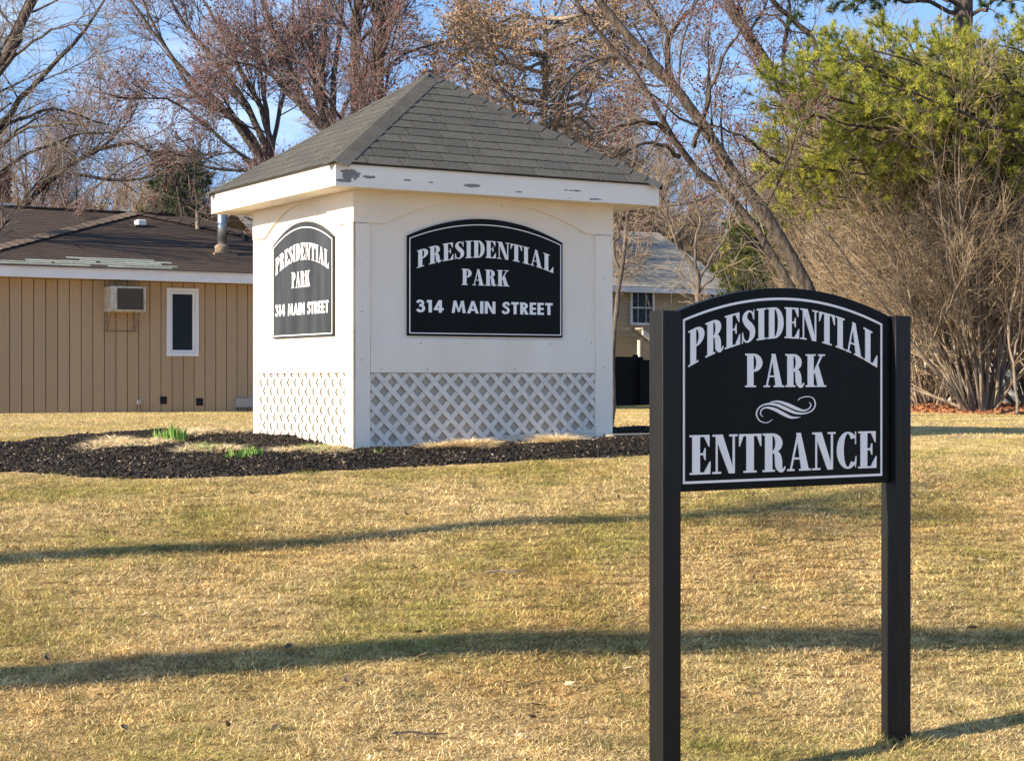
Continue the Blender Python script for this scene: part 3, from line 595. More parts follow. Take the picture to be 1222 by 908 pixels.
st_o = bpy.data.objects['edging_stone']; st_o.location = K.location; st_o.rotation_euler = K.rotation_euler; st_o.location.z = float(H(*kp(2.5, 0))) + .055
tag(st_o, 'flat grey stone block on the mulch at the right foot of the white kiosk', 'stone')

# ------------------------------------------------------------------ entrance sign
th = math.radians(32); ex_, ey_ = .0888 * 7.0, 7.0; R_ground = float(H(ex_ + .848 * 1.32, ey_ + .53 * 1.32)); EZ = float(H(ex_, ey_))
ES = tag(empty('entrance_sign', (ex_, ey_, EZ), th), 'black arched entrance sign board between two square posts on the lawn', 'sign')
ez = lambda w: w - EZ; PW = .095
for u0, top, lbl in ((0, .276, 'left'), (1.319, .279, 'right')):
    gx, gy = ex_ + math.cos(th) * u0, ey_ + math.sin(th) * u0
    o = MB().box((u0, 0, ez(float(H(gx, gy))) - .12), (u0 + PW, PW, ez(top))).build('post', MT['blackpost'], ES); bevel(o, .004)
pe = lambda u, z, h: (u, .045 - h, z)
zb, zt, za = ez(-.478), ez(.272), ez(.388)
bd = bevel(MB().prism(arch_outline(PW + .0005, 1.3185, zb, zt, za, 32), -.02, .018, pe).build('sign_board', MT['black'], ES), .004)
border(.124, 1.2595, ez(-.4455), ez(.2415), ez(.3455), .0105, MT['letter'], bd, pe, .017, .0195, 32)
text('PRESIDENTIAL', SERIF, .152, 1.229, arch(.152, 1.229, ez(.042), ez(.170)), arch(.152, 1.229, ez(.192), ez(.304)), .045, MT['letter'], bd, pe, .017, .021)
text('PARK', SERIF, .459, .918, lambda u: ez(-.0425), lambda u: ez(.101), .05, MT['letter'], bd, pe, .017, .021)
text('ENTRANCE', SERIF, .159, 1.225, lambda u: ez(-.408), lambda u: ez(-.2425), .045, MT['letter'], bd, pe, .017, .021)
# flourish: unit box 240 x 105 (picture units of the sign)
fu = lambda a, b: (.5185 + (a - 478) / 240 * .341, ez(-.0825 - (b - 480) / 105 * .1145))
fl = [St([(543, 572), (520, 584), (492, 575), (480, 548), (492, 522), (522, 510), (560, 514), (600, 532), (640, 548), (680, 548), (706, 535), (716, 512), (706, 488), (680, 482), (655, 488), (645, 498)],
         [1.5, 3, 3.5, 4, 4.5, 7, 11, 12, 9, 5, 4.5, 4, 3.5, 3.5, 3, 1.5]),
      St([(505, 560), (496, 550), (500, 532), (520, 524), (552, 532), (590, 552), (620, 565), (655, 564)], [1.5, 3, 4, 7, 12, 13, 9, 1.5]),
      St([(532, 504), (562, 500), (600, 512), (640, 530), (668, 538), (690, 530), (698, 515), (690, 505)], [1.5, 7, 12, 12, 7, 4, 3, 1.5])]
put_glyph('flourish', fl, MT['letter'], bd, fu, pe, .017, .021)

# ------------------------------------------------------------------ ranch house
AZ = math.radians(31); RR = np.array([math.cos(AZ), math.sin(AZ)]); RL = np.array([-RR[1], RR[0]]); Rr_ = 4.8
c0 = at(159, 255, 34.15); PZ = c0[2]; Cc = c0[:2] - RL * Rr_         # eave centre under the peak
RZ = float(H(-7, 28))
RH = tag(empty('ranch_house', (Cc[0], Cc[1], RZ), AZ), 'low tan sided house with brown hipped roof behind the kiosk', 'house')
rz = lambda w: w - RZ
EV = 1.83; eo = .38; FH = .16
def local(x, y): d = np.array([x, y]) - Cc; return float(d @ RR), float(d @ RL)
def wall_u(px, off=eo):
    k = (px - CX) / F; o = Cc + RL * off; return float((k * o[1] - o[0]) / (RR[0] - k * RR[1]))
def wall_z(px, py, off=eo):
    u = wall_u(px, off); p = Cc + RL * off + RR * u; return rz(at(px, py, p[1])[2])
wl, wr = -Rr_ + eo, Rr_ - eo
wt = rz(EV - FH); wb = wall_z(60, 494)
MB().box((wl, eo + .03, wb - .3), (wr, eo + 7, wt)).build('wall_core', MT['groove'], RH)
MB().box((wl + .02, eo + .012, wb - .5), (wr - .02, eo + .1, wb)).build('foundation', MT['concrete'], RH)
fw = MB(); brd = .203; u = wl; wx0, wx1 = wall_u(198.5), wall_u(236.5); wz0, wz1 = wall_z(217, 425), wall_z(217, 344)
bw = empty('siding'); bw.parent = RH
while u < wr - .01:
    u2 = min(u + brd, wr); g = .007
    ua_, ub_ = u + g, u2 - g; P8 = [(ua_, wb), (ub_, wb), (ub_, wt), (ua_, wt)]
    if ub_ > wx0 and ua_ < wx1:
        if ua_ < wx0 - .01: P8 = [(ua_, wb), (ub_, wb), (ub_, wz0), (wx0, wz0), (wx0, wz1), (ub_, wz1), (ub_, wt), (ua_, wt)]
        elif ub_ > wx1 + .01: P8 = [(ua_, wb), (ub_, wb), (ub_, wt), (ua_, wt), (ua_, wz1), (wx1, wz1), (wx1, wz0), (ua_, wz0)]
        else: P8 = None; [MB().box((ua_, eo, a_), (ub_, eo + .028, b_)).build('siding_board', MT['tan'], bw) for a_, b_ in ((wb, wz0), (wz1, wt))]
    if P8: MB().prism(P8, 0, .028, lambda a, b, h: (a, eo + h, b)).build('siding_board', MT['tan'], bw)
    u = u2
for side in (wl, wr):  # side walls
    s = -1 if side < 0 else 1
    v = eo + .03
    while v < eo + 6.9:
        MB().box((side - (.028 if s < 0 else 0), v + .005, wb), (side + (0 if s < 0 else .028), v + brd - .005, wt)).build('siding_board', MT['tan'], bw); v += brd
# window
wn = empty('window'); wn.parent = RH
fw_ = .075
def framebox(u0, u1, z0, z1, w, y0, y1, mat, par, name='frame'):
    m_ = MB(); m_.box((u0, y0, z0), (u0 + w, y1, z1)); m_.box((u1 - w, y0, z0), (u1, y1, z1)); m_.box((u0 + w, y0 + .001, z0), (u1 - w, y1, z0 + w)); m_.box((u0 + w, y0 + .001, z1 - w), (u1 - w, y1, z1))
    return m_.build(name, mat, par)
framebox(wx0, wx1, wz0, wz1, .06, eo - .035, eo + .03, MT['trim'], wn); framebox(wx0 + .062, wx1 - .062, wz0 + .062, wz1 - .062, .045, eo - .012, eo + .03, MT['trim'], wn, 'sash')
MB().box((wx0 + .1, eo + .012, wz0 + .1), (wx1 - .1, eo + .02, wz1 - .1)).build('pane', MT['glass'], wn)
# fascia + soffit
ey0, ey1 = 0, 9.6
bevel(MB().box((-Rr_, 0, rz(EV - FH)), (Rr_, .03, rz(EV))).build('fascia', MT['trim'], RH), .004)
MB().box((-Rr_, .0325, rz(EV - FH)), (-Rr_ + .03, 9.5, rz(EV))).build('fascia', MT['trim'], RH)
MB().box((Rr_ - .03, .0325, rz(EV - FH)), (Rr_, 9.5, rz(EV))).build('fascia', MT['trim'], RH)
MB().box((-Rr_ + .031, .0325, rz(EV - FH) + .01), (Rr_ - .031, 9.5, rz(EV - FH) + .03)).build('soffit', MT['trim'], RH)
MB().box((-Rr_ - .03, -.03, rz(EV) + .001), (Rr_ + .03, .05, rz(EV) + .022)).build('drip_edge', MT['trim'], RH)
# roof with real shingle courses
rroof = empty('roof'); rroof.parent = RH
zE, zP = rz(EV) + .024, rz(PZ)
def course_face(a, b, t, rows, mat, name, par, ex=None, trapb=None, step=.30):
    """courses on a face with eave a-b and top edge t (ridge t[0]-t[1] or a point)"""
    a, b = Vector(a), Vector(b); t0, t1 = Vector(t[0]), Vector(t[1]); mbx = MB(); nrm = (b - a).cross(t0 - a).normalized()
    if nrm.z < 0: nrm = -nrm
    for r in range(rows):
        f0, f1 = r / rows, (r + 1) / rows; l0, l1 = a.lerp(t0, f0), a.lerp(t0, f1); r0, r1 = b.lerp(t1, f0), b.lerp(t1, f1)
        Lr = (r0 - l0).length; n = max(1, int(Lr / step)); cuts = sorted(set([0] + [min(1, max(0, (i + (.5 if r % 2 else 0) + rng.normal(0, .04)) / n)) for i in range(n)] + [1]))
        for c_a, c_b in zip(cuts[:-1], cuts[1:]):
            if c_b - c_a < 1e-4: continue
            q0, q1 = l0.lerp(r0, c_a), l0.lerp(r0, c_b - .004 / max(Lr, .1)); q2, q3 = l1.lerp(r1, c_b), l1.lerp(r1, c_a); h = .006 + rng.uniform(0, .005)
            mbx.add([q0 + nrm * h, q1 + nrm * h, q2 + nrm * .003, q3 + nrm * .003, q0, q1], [(0, 1, 2, 3), (4, 5, 1, 0), (4, 0, 3), (1, 5, 2)])
    o = mbx.build(name, mat, par); o['kind'] = 'stuff'; return o
Lc, Rc, Pk = (-Rr_ - .04, -.04, zE), (Rr_ + .04, -.04, zE), (0, Rr_, zP); Pb = (0, 9.6, zP); Lb, Rb = (-Rr_ - .04, 9.6, zE), (Rr_ + .04, 9.6, zE)
MB().add([Lc, Rc, Pk, Lb, Pb, Rb], [(0, 1, 2), (0, 2, 4, 3), (1, 5, 4, 2)]).build('roof_deck', MT['shingle_under'], rroof).location.z = -.008
course_face(Lc, Rc, (Pk, Pk), 36, MT['brownroof'], 'shingles', rroof)
course_face(Rc, Rb, (Pk, Pb), 36, MT['brownroof'], 'shingles', rroof); course_face(Lb, Lc, (Pb, Pk), 36, MT['brownroof'], 'shingles', rroof)
for A_, side in ((Lc, -1), (Rc, 1)):
    A_ = Vector(A_); B_ = Vector(Pk); dr = (B_ - A_); n = 26; dv = dr.normalized(); sd = Vector((dv.y, -dv.x, 0)).normalized()
    for k in range(n):
        p0, p1 = A_ + dr * (k / n) , A_ + dr * ((k + 1) / n + .01); w = .19
        v = []
        for p, h in ((p0, .04), (p1, .025)): v += [p - sd * w + Vector((0, 0, h - .035)), p + Vector((0, 0, h + .02)), p + sd * w + Vector((0, 0, h - .035))]
        v += [p0 - sd * w - Vector((0, 0, .03)), p0 + sd * w - Vector((0, 0, .03))]
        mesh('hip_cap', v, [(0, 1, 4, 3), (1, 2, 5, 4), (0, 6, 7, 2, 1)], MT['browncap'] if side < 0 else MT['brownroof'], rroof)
# worn pale strips near the eave
nf = Vector((0, -(zP - zE), Rr_)).normalized(); 
def rpt(u, v): return Vector((u, v, zE + (zP - zE) * v / Rr_))
for i in range(46):
    row = rng.integers(0, 5); u0_ = wall_u(rng.uniform(-12, 165), 0); L_ = rng.uniform(.25, .9)
    if u0_ < wall_u(90, 0) and row > 2: continue
    v_ = .05 + row * .135; a_ = rpt(u0_, v_) + nf * .022; b_ = rpt(u0_ + L_, v_) + nf * .020; h_ = rng.uniform(.05, .085)
    c_ = rpt(u0_ + L_, v_ + h_) + nf * .024; d__ = rpt(u0_, v_ + h_) + nf * (.024 + row * .001)
    mesh('worn_shingle', [a_, b_, c_, d__, a_ - nf * .012, b_ - nf * .012], [(0, 1, 2, 3), (4, 5, 1, 0)], MT['oldroof'], rroof)
def rooflocal(px, py):
    """hit of a picture ray with the front roof face, in house coordinates"""
    d = at(px, py, 1.0); lo, hi = 20., 45.
    for _ in range(50):
        m_ = (lo + hi) / 2; p = d * m_; u, v = local(p[0], p[1]); z = rz(p[2])
        if z > zE + (zP - zE) * v / Rr_: lo = m_
        else: hi = m_
    p = d * lo; u, v = local(p[0], p[1]); return u, v, rz(p[2])
u, v, z = rooflocal(168, 270)
rv = empty('roof_vent', ); rv.parent = RH
bevel(MB().box((u - .09, v - .1, z - .05), (u + .09, v + .14, z + .12)).build('hood', MT['trim'], rv), .02)
MB().box((u - .15, v - .15, z - .06), (u + .15, v + .2, z + .01)).build('flashing', MT['brownroof'], rv)
u, v, z = rooflocal(265, 303)
fp = empty('flue_pipe'); fp.parent = RH
MB().tube([(u, v, z + .1), (u, v, z + .95)], .088, 14).build('pipe', MT['metal'], fp, True)
MB().tube([(u, v, z - .1), (u, v, z + .09), (u, v, z + .13), (u, v, z + .17)], [.16, .13, .145, .10], 14).build('collar', MT['rust'], fp, True)
MB().box((u - .22, v - .2, z - .07), (u + .22, v + .2, z + .0)).build('flashing', MT['rust'], fp)
u, v, z = rooflocal(236, 274); MB().tube([(u, v, z - .1), (u, v, z + .34)], .045, 10).build('vent_pipe', MT['rust'], RH)
u, v, z = rooflocal(292, 288); MB().tube([(u, v, z - .1), (u, v, z + .12)], .05, 10).build('vent_pipe', MT['dark'], RH)
# wall fittings
for px in (195, 238):
    u0_, u1_ = wall_u(px - 4), wall_u(px + 4); z0_, z1_ = wall_z(px, 484 if px > 200 else 482), wall_z(px, 475 if px > 200 else 473)
    vv = empty('wall_vent'); vv.parent = RH
    framebox(u0_, u1_, z0_, z1_, .015, eo - .012, eo + .005, MT['dark'], vv); MB().box((u0_ + .015, eo - .004, z0_ + .015), (u1_ - .015, eo - .001, z1_ - .015)).build('grille', MT['dark'], vv)
u0_ = wall_u(165); z0_ = wall_z(165, 481); MB().tube([(u0_, eo - .03, wb - .1), (u0_, eo - .03, z0_)], .022, 8).build('standpipe', MT['rust'], RH)
MB().box((u0_ - .035, eo - .06, z0_ - .02), (u0_ + .035, eo - .002, z0_ + .06)).build('tap_box', MT['backing'], RH)
ub0, ub1 = wall_u(281), wall_u(300); bevel(MB().box((ub0, eo - .10, wall_z(290, 486)), (ub1, eo - .001, wall_z(290, 475))).build('utility_box', MT['backing'], RH), .008)
# air conditioner
AC = empty('air_conditioner'); AC.parent = RH
au0, au1 = wall_u(124), wall_u(165); az0, az1 = wall_z(140, 373), wall_z(140, 343)
bevel(MB().box((au0, eo - .42, az0), (au1, eo + .05, az1)).build('case', MT['acmetal'], AC), .012)
MB().box((au0 + .10, eo - .428, az0 + .04), (au1 - .05, eo - .4215, az1 - .035)).build('grille', MT['acgrille'], AC)
fin = MB(); uu = au0 + .12
while uu < au1 - .06: fin.box((uu, eo - .434, az0 + .045), (uu + .008, eo - .4285, az1 - .04)); uu += .035
fin.build('fins', MT['groove'], AC)['kind'] = 'stuff'
br = MB()
for uu in (au0 + .04, au1 - .08): br.tube([(uu, eo - .32, az0), (uu, eo - .02, az0 - .33)], .009, 6); br.tube([(uu, eo - .02, az0), (uu, eo - .02, az0 - .33)], .009, 6)
br.tube([(au0, eo - .02, az0 - .32), (au1 - .02, eo - .02, az0 - .32)], .009, 6); br.build('bracket', MT['rust'], AC)
MB().box((au0 - .3, eo - .008, az0 - .12), (au1 + .12, eo - .0015, az0 - .10)).build('trim_strip', MT['tan'], RH)
# rear wing with its own roof
RW = tag(empty('rear_wing', (0, 0, 0)), 'dark brown low roof of the further building beyond the tan house, at the left edge', 'building')
RW.location = RH.location; RW.rotation_euler = RH.rotation_euler
p = at(0, 247, 37.5); ru, rv_ = local(p[0], p[1]); zr = rz(p[2])
course_face((ru - 14, rv_ - 7.5, zr - 2.1), (ru + 8.3, rv_ - 7.5, zr - 2.1), ((ru - 14, rv_, zr), (ru + 4.3, rv_, zr)), 40, MT['brownroof'], 'shingles', RW)
MB().add([(ru - 14, rv_ - 7.5, zr - 2.12), (ru + 8.3, rv_ - 7.5, zr - 2.12), (ru + 4.3, rv_, zr - .02), (ru - 14, rv_, zr - .02), (ru + 8.3, rv_ + 7.5, zr - 2.12), (ru - 14, rv_ + 7.5, zr - 2.12)], [(0, 1, 2, 3), (3, 2, 4, 5), (1, 4, 2)]).build('roof_deck', MT['shingle_under'], RW)
MB().box((ru - 13.6, rv_ - 7.1, -.5), (ru + 4, rv_ + 7.1, zr - 2.15)).build('wall', MT['tan'], RW)
rc = MB()
for k in range(60): rc.box((ru - 14 + k * .3, rv_ - .13, zr - .015 + (k % 2) * .004), (ru - 14 + k * .3 + .305, rv_ + .13, zr + .03 + (k % 2) * .005))
rc.build('ridge_cap', MT['brownroof'], RW)['kind'] = 'stuff'
# brick chimney at the left edge (on the further building)
p0 = at(-8, 240, 38.5); cu, cv = local(p0[0], p0[1]); czb, czt = rz(p0[2]) - .1, rz(at(0, 207, 38.5)[2])
ch = empty('chimney'); ch.parent = RW; cw = .62
bk = MB(); z = czb - .4; r = 0
while z < czt:
    for s in range(4):
        for i in range(3):
            a = -cw / 2 + i * cw / 3 + (.05 if r % 2 else 0); b = a + cw / 3 - .012
            if s == 0: bk.box((cu + a, cv - cw / 2, z), (cu + b, cv - cw / 2 + .09, z + .062))
            if s == 1: bk.box((cu + a, cv + cw / 2 - .09, z), (cu + b, cv + cw / 2, z + .062))
            if s == 2: bk.box((cu - cw / 2, cv + a, z + .0005), (cu - cw / 2 + .09, cv + b, z + .0615))
            if s == 3: bk.box((cu + cw / 2 - .09, cv + a, z + .0005), (cu + cw / 2, cv + b, z + .0615))
    z += .074; r += 1
bk.build('bricks', MT['brick'], ch)['kind'] = 'stuff'
MB().box((cu - cw / 2 + .02, cv - cw / 2 + .02, czb - .5), (cu + cw / 2 - .02, cv + cw / 2 - .02, czt - .01)).build('mortar_core', MT['concrete'], ch)
MB().box((cu - cw / 2 - .06, cv - cw / 2 - .06, czb - .06), (cu + cw / 2 + .06, cv + cw / 2 + .06, czb + .03)).build('flashing', MT['trim'], ch)

# ------------------------------------------------------------------ far two-storey house
def hp(px, py, d): return at(px, py, d)
FHd = 46.0; fA = math.radians(30); fr_ = np.array([math.cos(fA), math.sin(fA)]); fl_ = np.array([-fr_[1], fr_[0]])
o3 = at(880, 346, 49.5); FO = o3[:2]; FZ = float(H(6, 45))           # right end of the front eave
FHo = tag(empty('two_storey_house', (FO[0], FO[1], FZ), fA), 'beige clapboard house with pale grey shingle roof between kiosk and entrance sign', 'house')
fz = lambda w: w - FZ; eZ = fz(o3[2]); run = 4.0; Lf = 14.0
def fu_(px, off=.35): k = (px - CX) / F; o = FO + fl_ * off; return float((k * o[1] - o[0]) / (fr_[0] - k * fr_[1]))
def fzz(px, py, off=.35): p = FO + fl_ * off + fr_ * fu_(px, off); return fz(at(px, py, p[1])[2])
ridge_z = None
pr = at(835, 278, FO[1] + fl_[1] * run); rdz = fz(pr[2])
course_face((-Lf, 0, eZ), (0, 0, eZ), ((-Lf, run, rdz), (0, run, rdz)), 26, MT['greyroof'], 'shingles', FHo, step=.32)
MB().add([(-Lf, 0, eZ - .01), (0, 0, eZ - .01), (0, run, rdz - .01), (-Lf, run, rdz - .01), (0, 2 * run, eZ - .01), (-Lf, 2 * run, eZ - .01)], [(0, 1, 2, 3), (3, 2, 4, 5)]).build('roof_deck', MT['greyroof'], FHo)
MB().box((-Lf, -.04, eZ - .16), (0.05, .01, eZ - .012)).build('gutter', MT['trim'], FHo)
MB().box((-Lf + .2, .40, 0 - .3), (-.3, 2 * run - .4, eZ - .06)).build('wall_core', MT['tan2'], FHo)
mesh('gable', [(-.3, .40, eZ - .06), (-.3, 2 * run - .4, eZ - .06), (-.3, run, rdz - .15)], [(0, 1, 2)], MT['tan2'], FHo)
cb = empty('clapboards'); cb.parent = FHo; z = 0
while z < eZ - .1:
    MB().prism([(.4, z), (.372, z), (.395, z + .16), (.4, z + .16)], 0, Lf - .5, lambda a, b, h: (-.3 - h, a, b)).build('clapboard', MT['tan2'], cb); z += .155
for (x0, x1, y0, y1) in ((752, 781, 388, 346), (838, 862, 372, 348)):
    w_ = empty('window'); w_.parent = FHo
    a, b = fu_(x0), fu_(x1); c, d = fzz(x0, y0), fzz(x0, y1)
    framebox(a, b, c, d, .075, .33, .39, MT['trim'], w_); MB().box((a + .075, .365, c + .075), (b - .075, .372, d - .075)).build('pane', MT['glass'], w_)
    MB().box((a + .075, .355, (c + d) / 2 - .02), (b - .075, .364, (c + d) / 2 + .02)).build('meeting_rail', MT['trim'], w_)
    for t in (.33, .66): MB().box((a + (b - a) * t - .008, .357, c + .075), (a + (b - a) * t + .008, .3635, d - .075)).build('muntin', MT['trim'], w_)
    sh = MB()
    for t in (.2, .36, .6, .8): sh.box((a + .08, .3735, c + (d - c) * t), (b - .08, .376, c + (d - c) * t + .02))
    sh.build('blind', MT['backing'], w_)
# chimney of the far house
pc = at(738, 275, FO[1] + fl_[1] * run - 4); cu = fu_(738, run + .6)
fc = empty('chimney'); fc.parent = FHo; bk = MB(); z = rdz - .5; r = 0
while z < rdz + .95:
    for i in range(3):
        a = -.35 + i * .235 + (.03 if r % 2 else 0); bk.box((cu + a, run + .25, z), (cu + a + .22, run + .34, z + .062)); bk.box((cu + .27, run + .25 + .095 + i * .2, z), (cu + .36, run + .44 + i * .2, z + .062))
    z += .074; r += 1
bk.build('bricks', MT['brick'], fc)['kind'] = 'stuff'; MB().box((cu - .33, run + .27, rdz - .6), (cu + .34, run + .9, rdz + .94)).build('mortar_core', MT['concrete'], fc)
# porch gable end
pg = empty('porch'); pg.parent = FHo; a, b = fu_(766, -.35), fu_(784, -.35); zt_, zb_ = fzz(766, 393, -.35), fzz(772, 405, -.35)
MB().prism([(a, zt_), (b, zb_ - .05), (b, zb_ - .2), (a, zt_ - .15)], 0, .06, lambda u, v, h: (u, -.41 + h, v)).build('rake_board', MT['trim'], pg)
MB().prism([(a - .02, zt_ + .05), (b, zb_), (b, zb_ - .05), (a - .02, zt_)], 0, .6, lambda u, v, h: (u, -.43 + h, v)).build('porch_roof', MT['greyroof'], pg)
MB().tube([(fu_(765, -.3), -.2, fzz(765, 406, -.2)), (fu_(765, -.3), -.2, 0)], .05, 8).build('downspout', MT['cream'], FHo)
# black shed / fences in front of it
def board_fence(name, label, px0, px1, ytop, d0, d1, h, bw_=.14, solid=False):
    a, b = at(px0, 470, d0), at(px1, 470, d1); L_ = math.hypot(*(b - a)[:2]); an = math.atan2(b[1] - a[1], b[0] - a[0])
    g0 = float(H(a[0], a[1])); o = tag(empty(name, (a[0], a[1], g0), an), label, 'fence'); u = 0
    while u < L_:
        MB().box((u + .004, 0, -.05), (u + bw_ - .004, .022, h + (0 if solid else rng.uniform(-.01, .01)))).build('board', MT['blackfence'], o); u += bw_
    for z in (.3, h - .35): MB().box((0, .023, z), (L_, .06, z + .09)).build('rail', MT['blackfence'], o)
    u = 0
    while u <= L_: MB().box((u - .05, .061, -.1), (u + .05, .16, h + .05)).build('post', MT['blackfence'], o); u += max(L_ / round(L_ / 2.4 + .5), 1)
    return o
board_fence('board_fence', 'solid black board fence panel right beside the kiosk, below the beige house', 690, 762, 412, 40, 41.3, 1.18, .18, True)
board_fence('board_fence', 'lower black slatted fence half hidden by the left entrance sign post', 764, 905, 416, 41.2, 44, 1.12)

# cream building glimpsed behind the shrubs at right
CB = tag(empty('cream_building', (0, 0, 0)), 'cream walled gabled building glimpsed through the tan shrubs at right', 'building')
pA = at(1062, 335, 52); gA = float(H(12, 52)); CB.location = (pA[0], pA[1], gA); CB.rotation_euler = (0, 0, math.radians(-18))
MB().add([(0, 0, 0), (9, 0, 0), (9, 0, 2.1), (0, 0, 3.6), (0, 6, 0), (9, 6, 0), (9, 6, 2.1), (0, 6, 3.6)], [(0, 1, 2, 3), (1, 5, 6, 2), (5, 4, 7, 6), (4, 0, 3, 7)]).build('wall', MT['cream'], CB)
MB().add([(-.2, -.25, 3.66), (9.3, -.25, 2.1), (9.3, 6.2, 2.1), (-.2, 6.2, 3.66), (-.2, -.25, 3.8), (9.3, -.25, 2.24), (9.3, 6.2, 2.24), (-.2, 6.2, 3.8)], [(4, 5, 6, 7), (0, 1, 5, 4), (1, 2, 6, 5), (3, 7, 6, 2), (0, 4, 7, 3), (3, 2, 1, 0)]).build('roof', MT['browncap'], CB)

# far lawn grass, outside the buildings
def keepf(x, y):
    u = (x - Cc[0]) * RR[0] + (y - Cc[1]) * RR[1]; v = (x - Cc[0]) * RL[0] + (y - Cc[1]) * RL[1]
    return ~((v > eo - .02) & (u > -9) & (u < Rr_)) & ~((y > 30.2) & (x > 6.5) & (y < 36))
g2 = emitter('far_lawn_grass', -14, 15, 15.5, 44, .35, .34, keepf); scatter(g2, patches, 24, 1.2, 2.0, 2)
tag(g2, 'dormant straw coloured lawn grass between the kiosk and the houses behind', 'grass', kind='stuff')

#@@TREES@@
# ------------------------------------------------------------------ trees
def unit(a): return a / (np.linalg.norm(a, axis=-1, keepdims=True) + 1e-9)
def tubes(P, R, k):
    """P (M,m,3), R (M,m) -> verts, quads"""
    P = np.asarray(P, float); R = np.asarray(R, float); Mn, m = R.shape
    T = np.empty_like(P); T[:, 1:-1] = P[:, 2:] - P[:, :-2]; T[:, 0] = P[:, 1] - P[:, 0]; T[:, -1] = P[:, -1] - P[:, -2]; T = unit(T)
    mean = unit(P[:, -1] - P[:, 0]); ref = np.where(np.abs(mean[:, 2:3]) < .8, np.array([[0, 0, 1.]]), np.array([[1., 0, 0]]))
    A = unit(np.cross(T, ref[:, None, :])); B = np.cross(T, A)
    an = np.arange(k) * 2 * np.pi / k; c, s = np.cos(an), np.sin(an)
    V = P[:, :, None, :] + (A[:, :, None, :] * c[None, None, :, None] + B[:, :, None, :] * s[None, None, :, None]) * R[:, :, None, None]
    b = (np.arange(Mn) * m * k)[:, None, None, None] + (np.arange(m - 1) * k)[None, :, None, None]; j = np.arange(k); j2 = (j + 1) % k
    f = np.stack([j, j2, j2 + k, j + k], -1)[None, None]
    return V.reshape(-1, 3), (b + f).reshape(-1, 4)
def wander(start, d, L_, m, jit, up, r0, r1):
    n = len(start); P = np.empty((n, m, 3)); P[:, 0] = start; d = unit(d); st = (L_ / (m - 1))[:, None]
    for i in range(1, m):
        d = unit(d + rng.normal(0, jit, (n, 3)) + np.array([0, 0, up])); P[:, i] = P[:, i - 1] + d * st
    t = np.linspace(0, 1, m)[None]; return P, r0[:, None] * (1 - t) + r1[:, None] * t
def spawn(P, R, count, ang, lr, m, jit, up, rr, tmin=.2, rend=.35, rmin=.004, wpow=1.0, asd=12, tmax=1.0, lmin=.15):
    Mn, mm, _ = P.shape; seg = np.linalg.norm(P[:, 1:] - P[:, :-1], axis=-1); Lp = seg.sum(1)
    w = Lp ** wpow; pi = rng.choice(Mn, count, p=w / w.sum()); t = tmin + (tmax - tmin) * rng.uniform(0, 1, count) ** .85
    x = t * (mm - 1); i = np.minimum(x.astype(int), mm - 2); f = (x - i)[:, None]
    pos = P[pi, i] * (1 - f) + P[pi, i + 1] * f; tan = unit(P[pi, i + 1] - P[pi, i]); rad = R[pi, i] * (1 - f[:, 0]) + R[pi, i + 1] * f[:, 0]
    perp = unit(np.cross(tan, rng.normal(0, 1, (count, 3)))); a = np.radians(rng.normal(ang, asd, count))[:, None]
    d = tan * np.cos(a) + perp * np.sin(a); L_ = np.maximum(Lp[pi] * lr * (1.15 - .75 * t) * rng.uniform(.6, 1.25, count), lmin)
    r0 = np.maximum(rad * rr, rmin); return wander(pos, d, L_, m, jit, up, r0, np.maximum(r0 * rend, rmin * .7))
def smooth_limb(pts, m, jit=.03):
    c = np.array(crom(pts, 8)); s = np.r_[0, np.cumsum(np.linalg.norm(np.diff(c, axis=0), axis=1))]; t = np.linspace(0, s[-1], m)
    o = np.stack([np.interp(t, s, c[:, k]) for k in range(3)], -1); o[1:-1] += rng.normal(0, jit, (m - 2, 3)) * .5; return o
class Tree:
    def __init__(s, name, label, cat, base, group=None, kind=None):
        s.root = tag(empty(name, tuple(base)), label, cat, group, kind); s.b = np.array(base, float); s.bark = []; s.twig = []; s.ends = None
    def put(s, name, VF, mat, rnd=None, kind=None, smooth=False):
        V = np.concatenate([v for v, f in VF]) - s.b; o = 0; Fs = []
        for v, f in VF: Fs.append(f + o); o += len(v)
        ob = npmesh(name, V, np.concatenate(Fs), mat, s.root, smooth, rnd)
        if kind: ob['kind'] = kind
        return ob
def tetras(P, size, n=None):
    n = len(P); d = rng.normal(0, 1, (n, 4, 3)); d = unit(d) * size[:, None, None]
    V = P[:, None] + d; b = np.arange(n)[:, None] * 4
    return V.reshape(-1, 3), np.concatenate([b + np.array(q_) for q_ in ([0, 1, 2], [0, 2, 3], [0, 3, 1], [1, 3, 2])], 0)
def leafquads(P, size):
    n = len(P); a = unit(rng.normal(0, 1, (n, 3))); b_ = unit(np.cross(a, rng.normal(0, 1, (n, 3)))); c = np.cross(a, b_); s = size[:, None]
    V = np.stack([P - a * s, P + b_ * s * .5 + c * s * .15, P + a * s, P - b_ * s * .5 + c * s * .15], 1); b = np.arange(n)[:, None] * 4
    return V.reshape(-1, 3), np.concatenate([b + np.array([0, 1, 2]), b + np.array([0, 2, 3])], 0)
def points_on(P, n, tmin=.3):
    pi = rng.integers(0, len(P), n); x = rng.uniform(tmin, 1, n) * (P.shape[1] - 1); i = np.minimum(x.astype(int), P.shape[1] - 2); f = (x - i)[:, None]
    return P[pi, i] * (1 - f) + P[pi, i + 1] * f
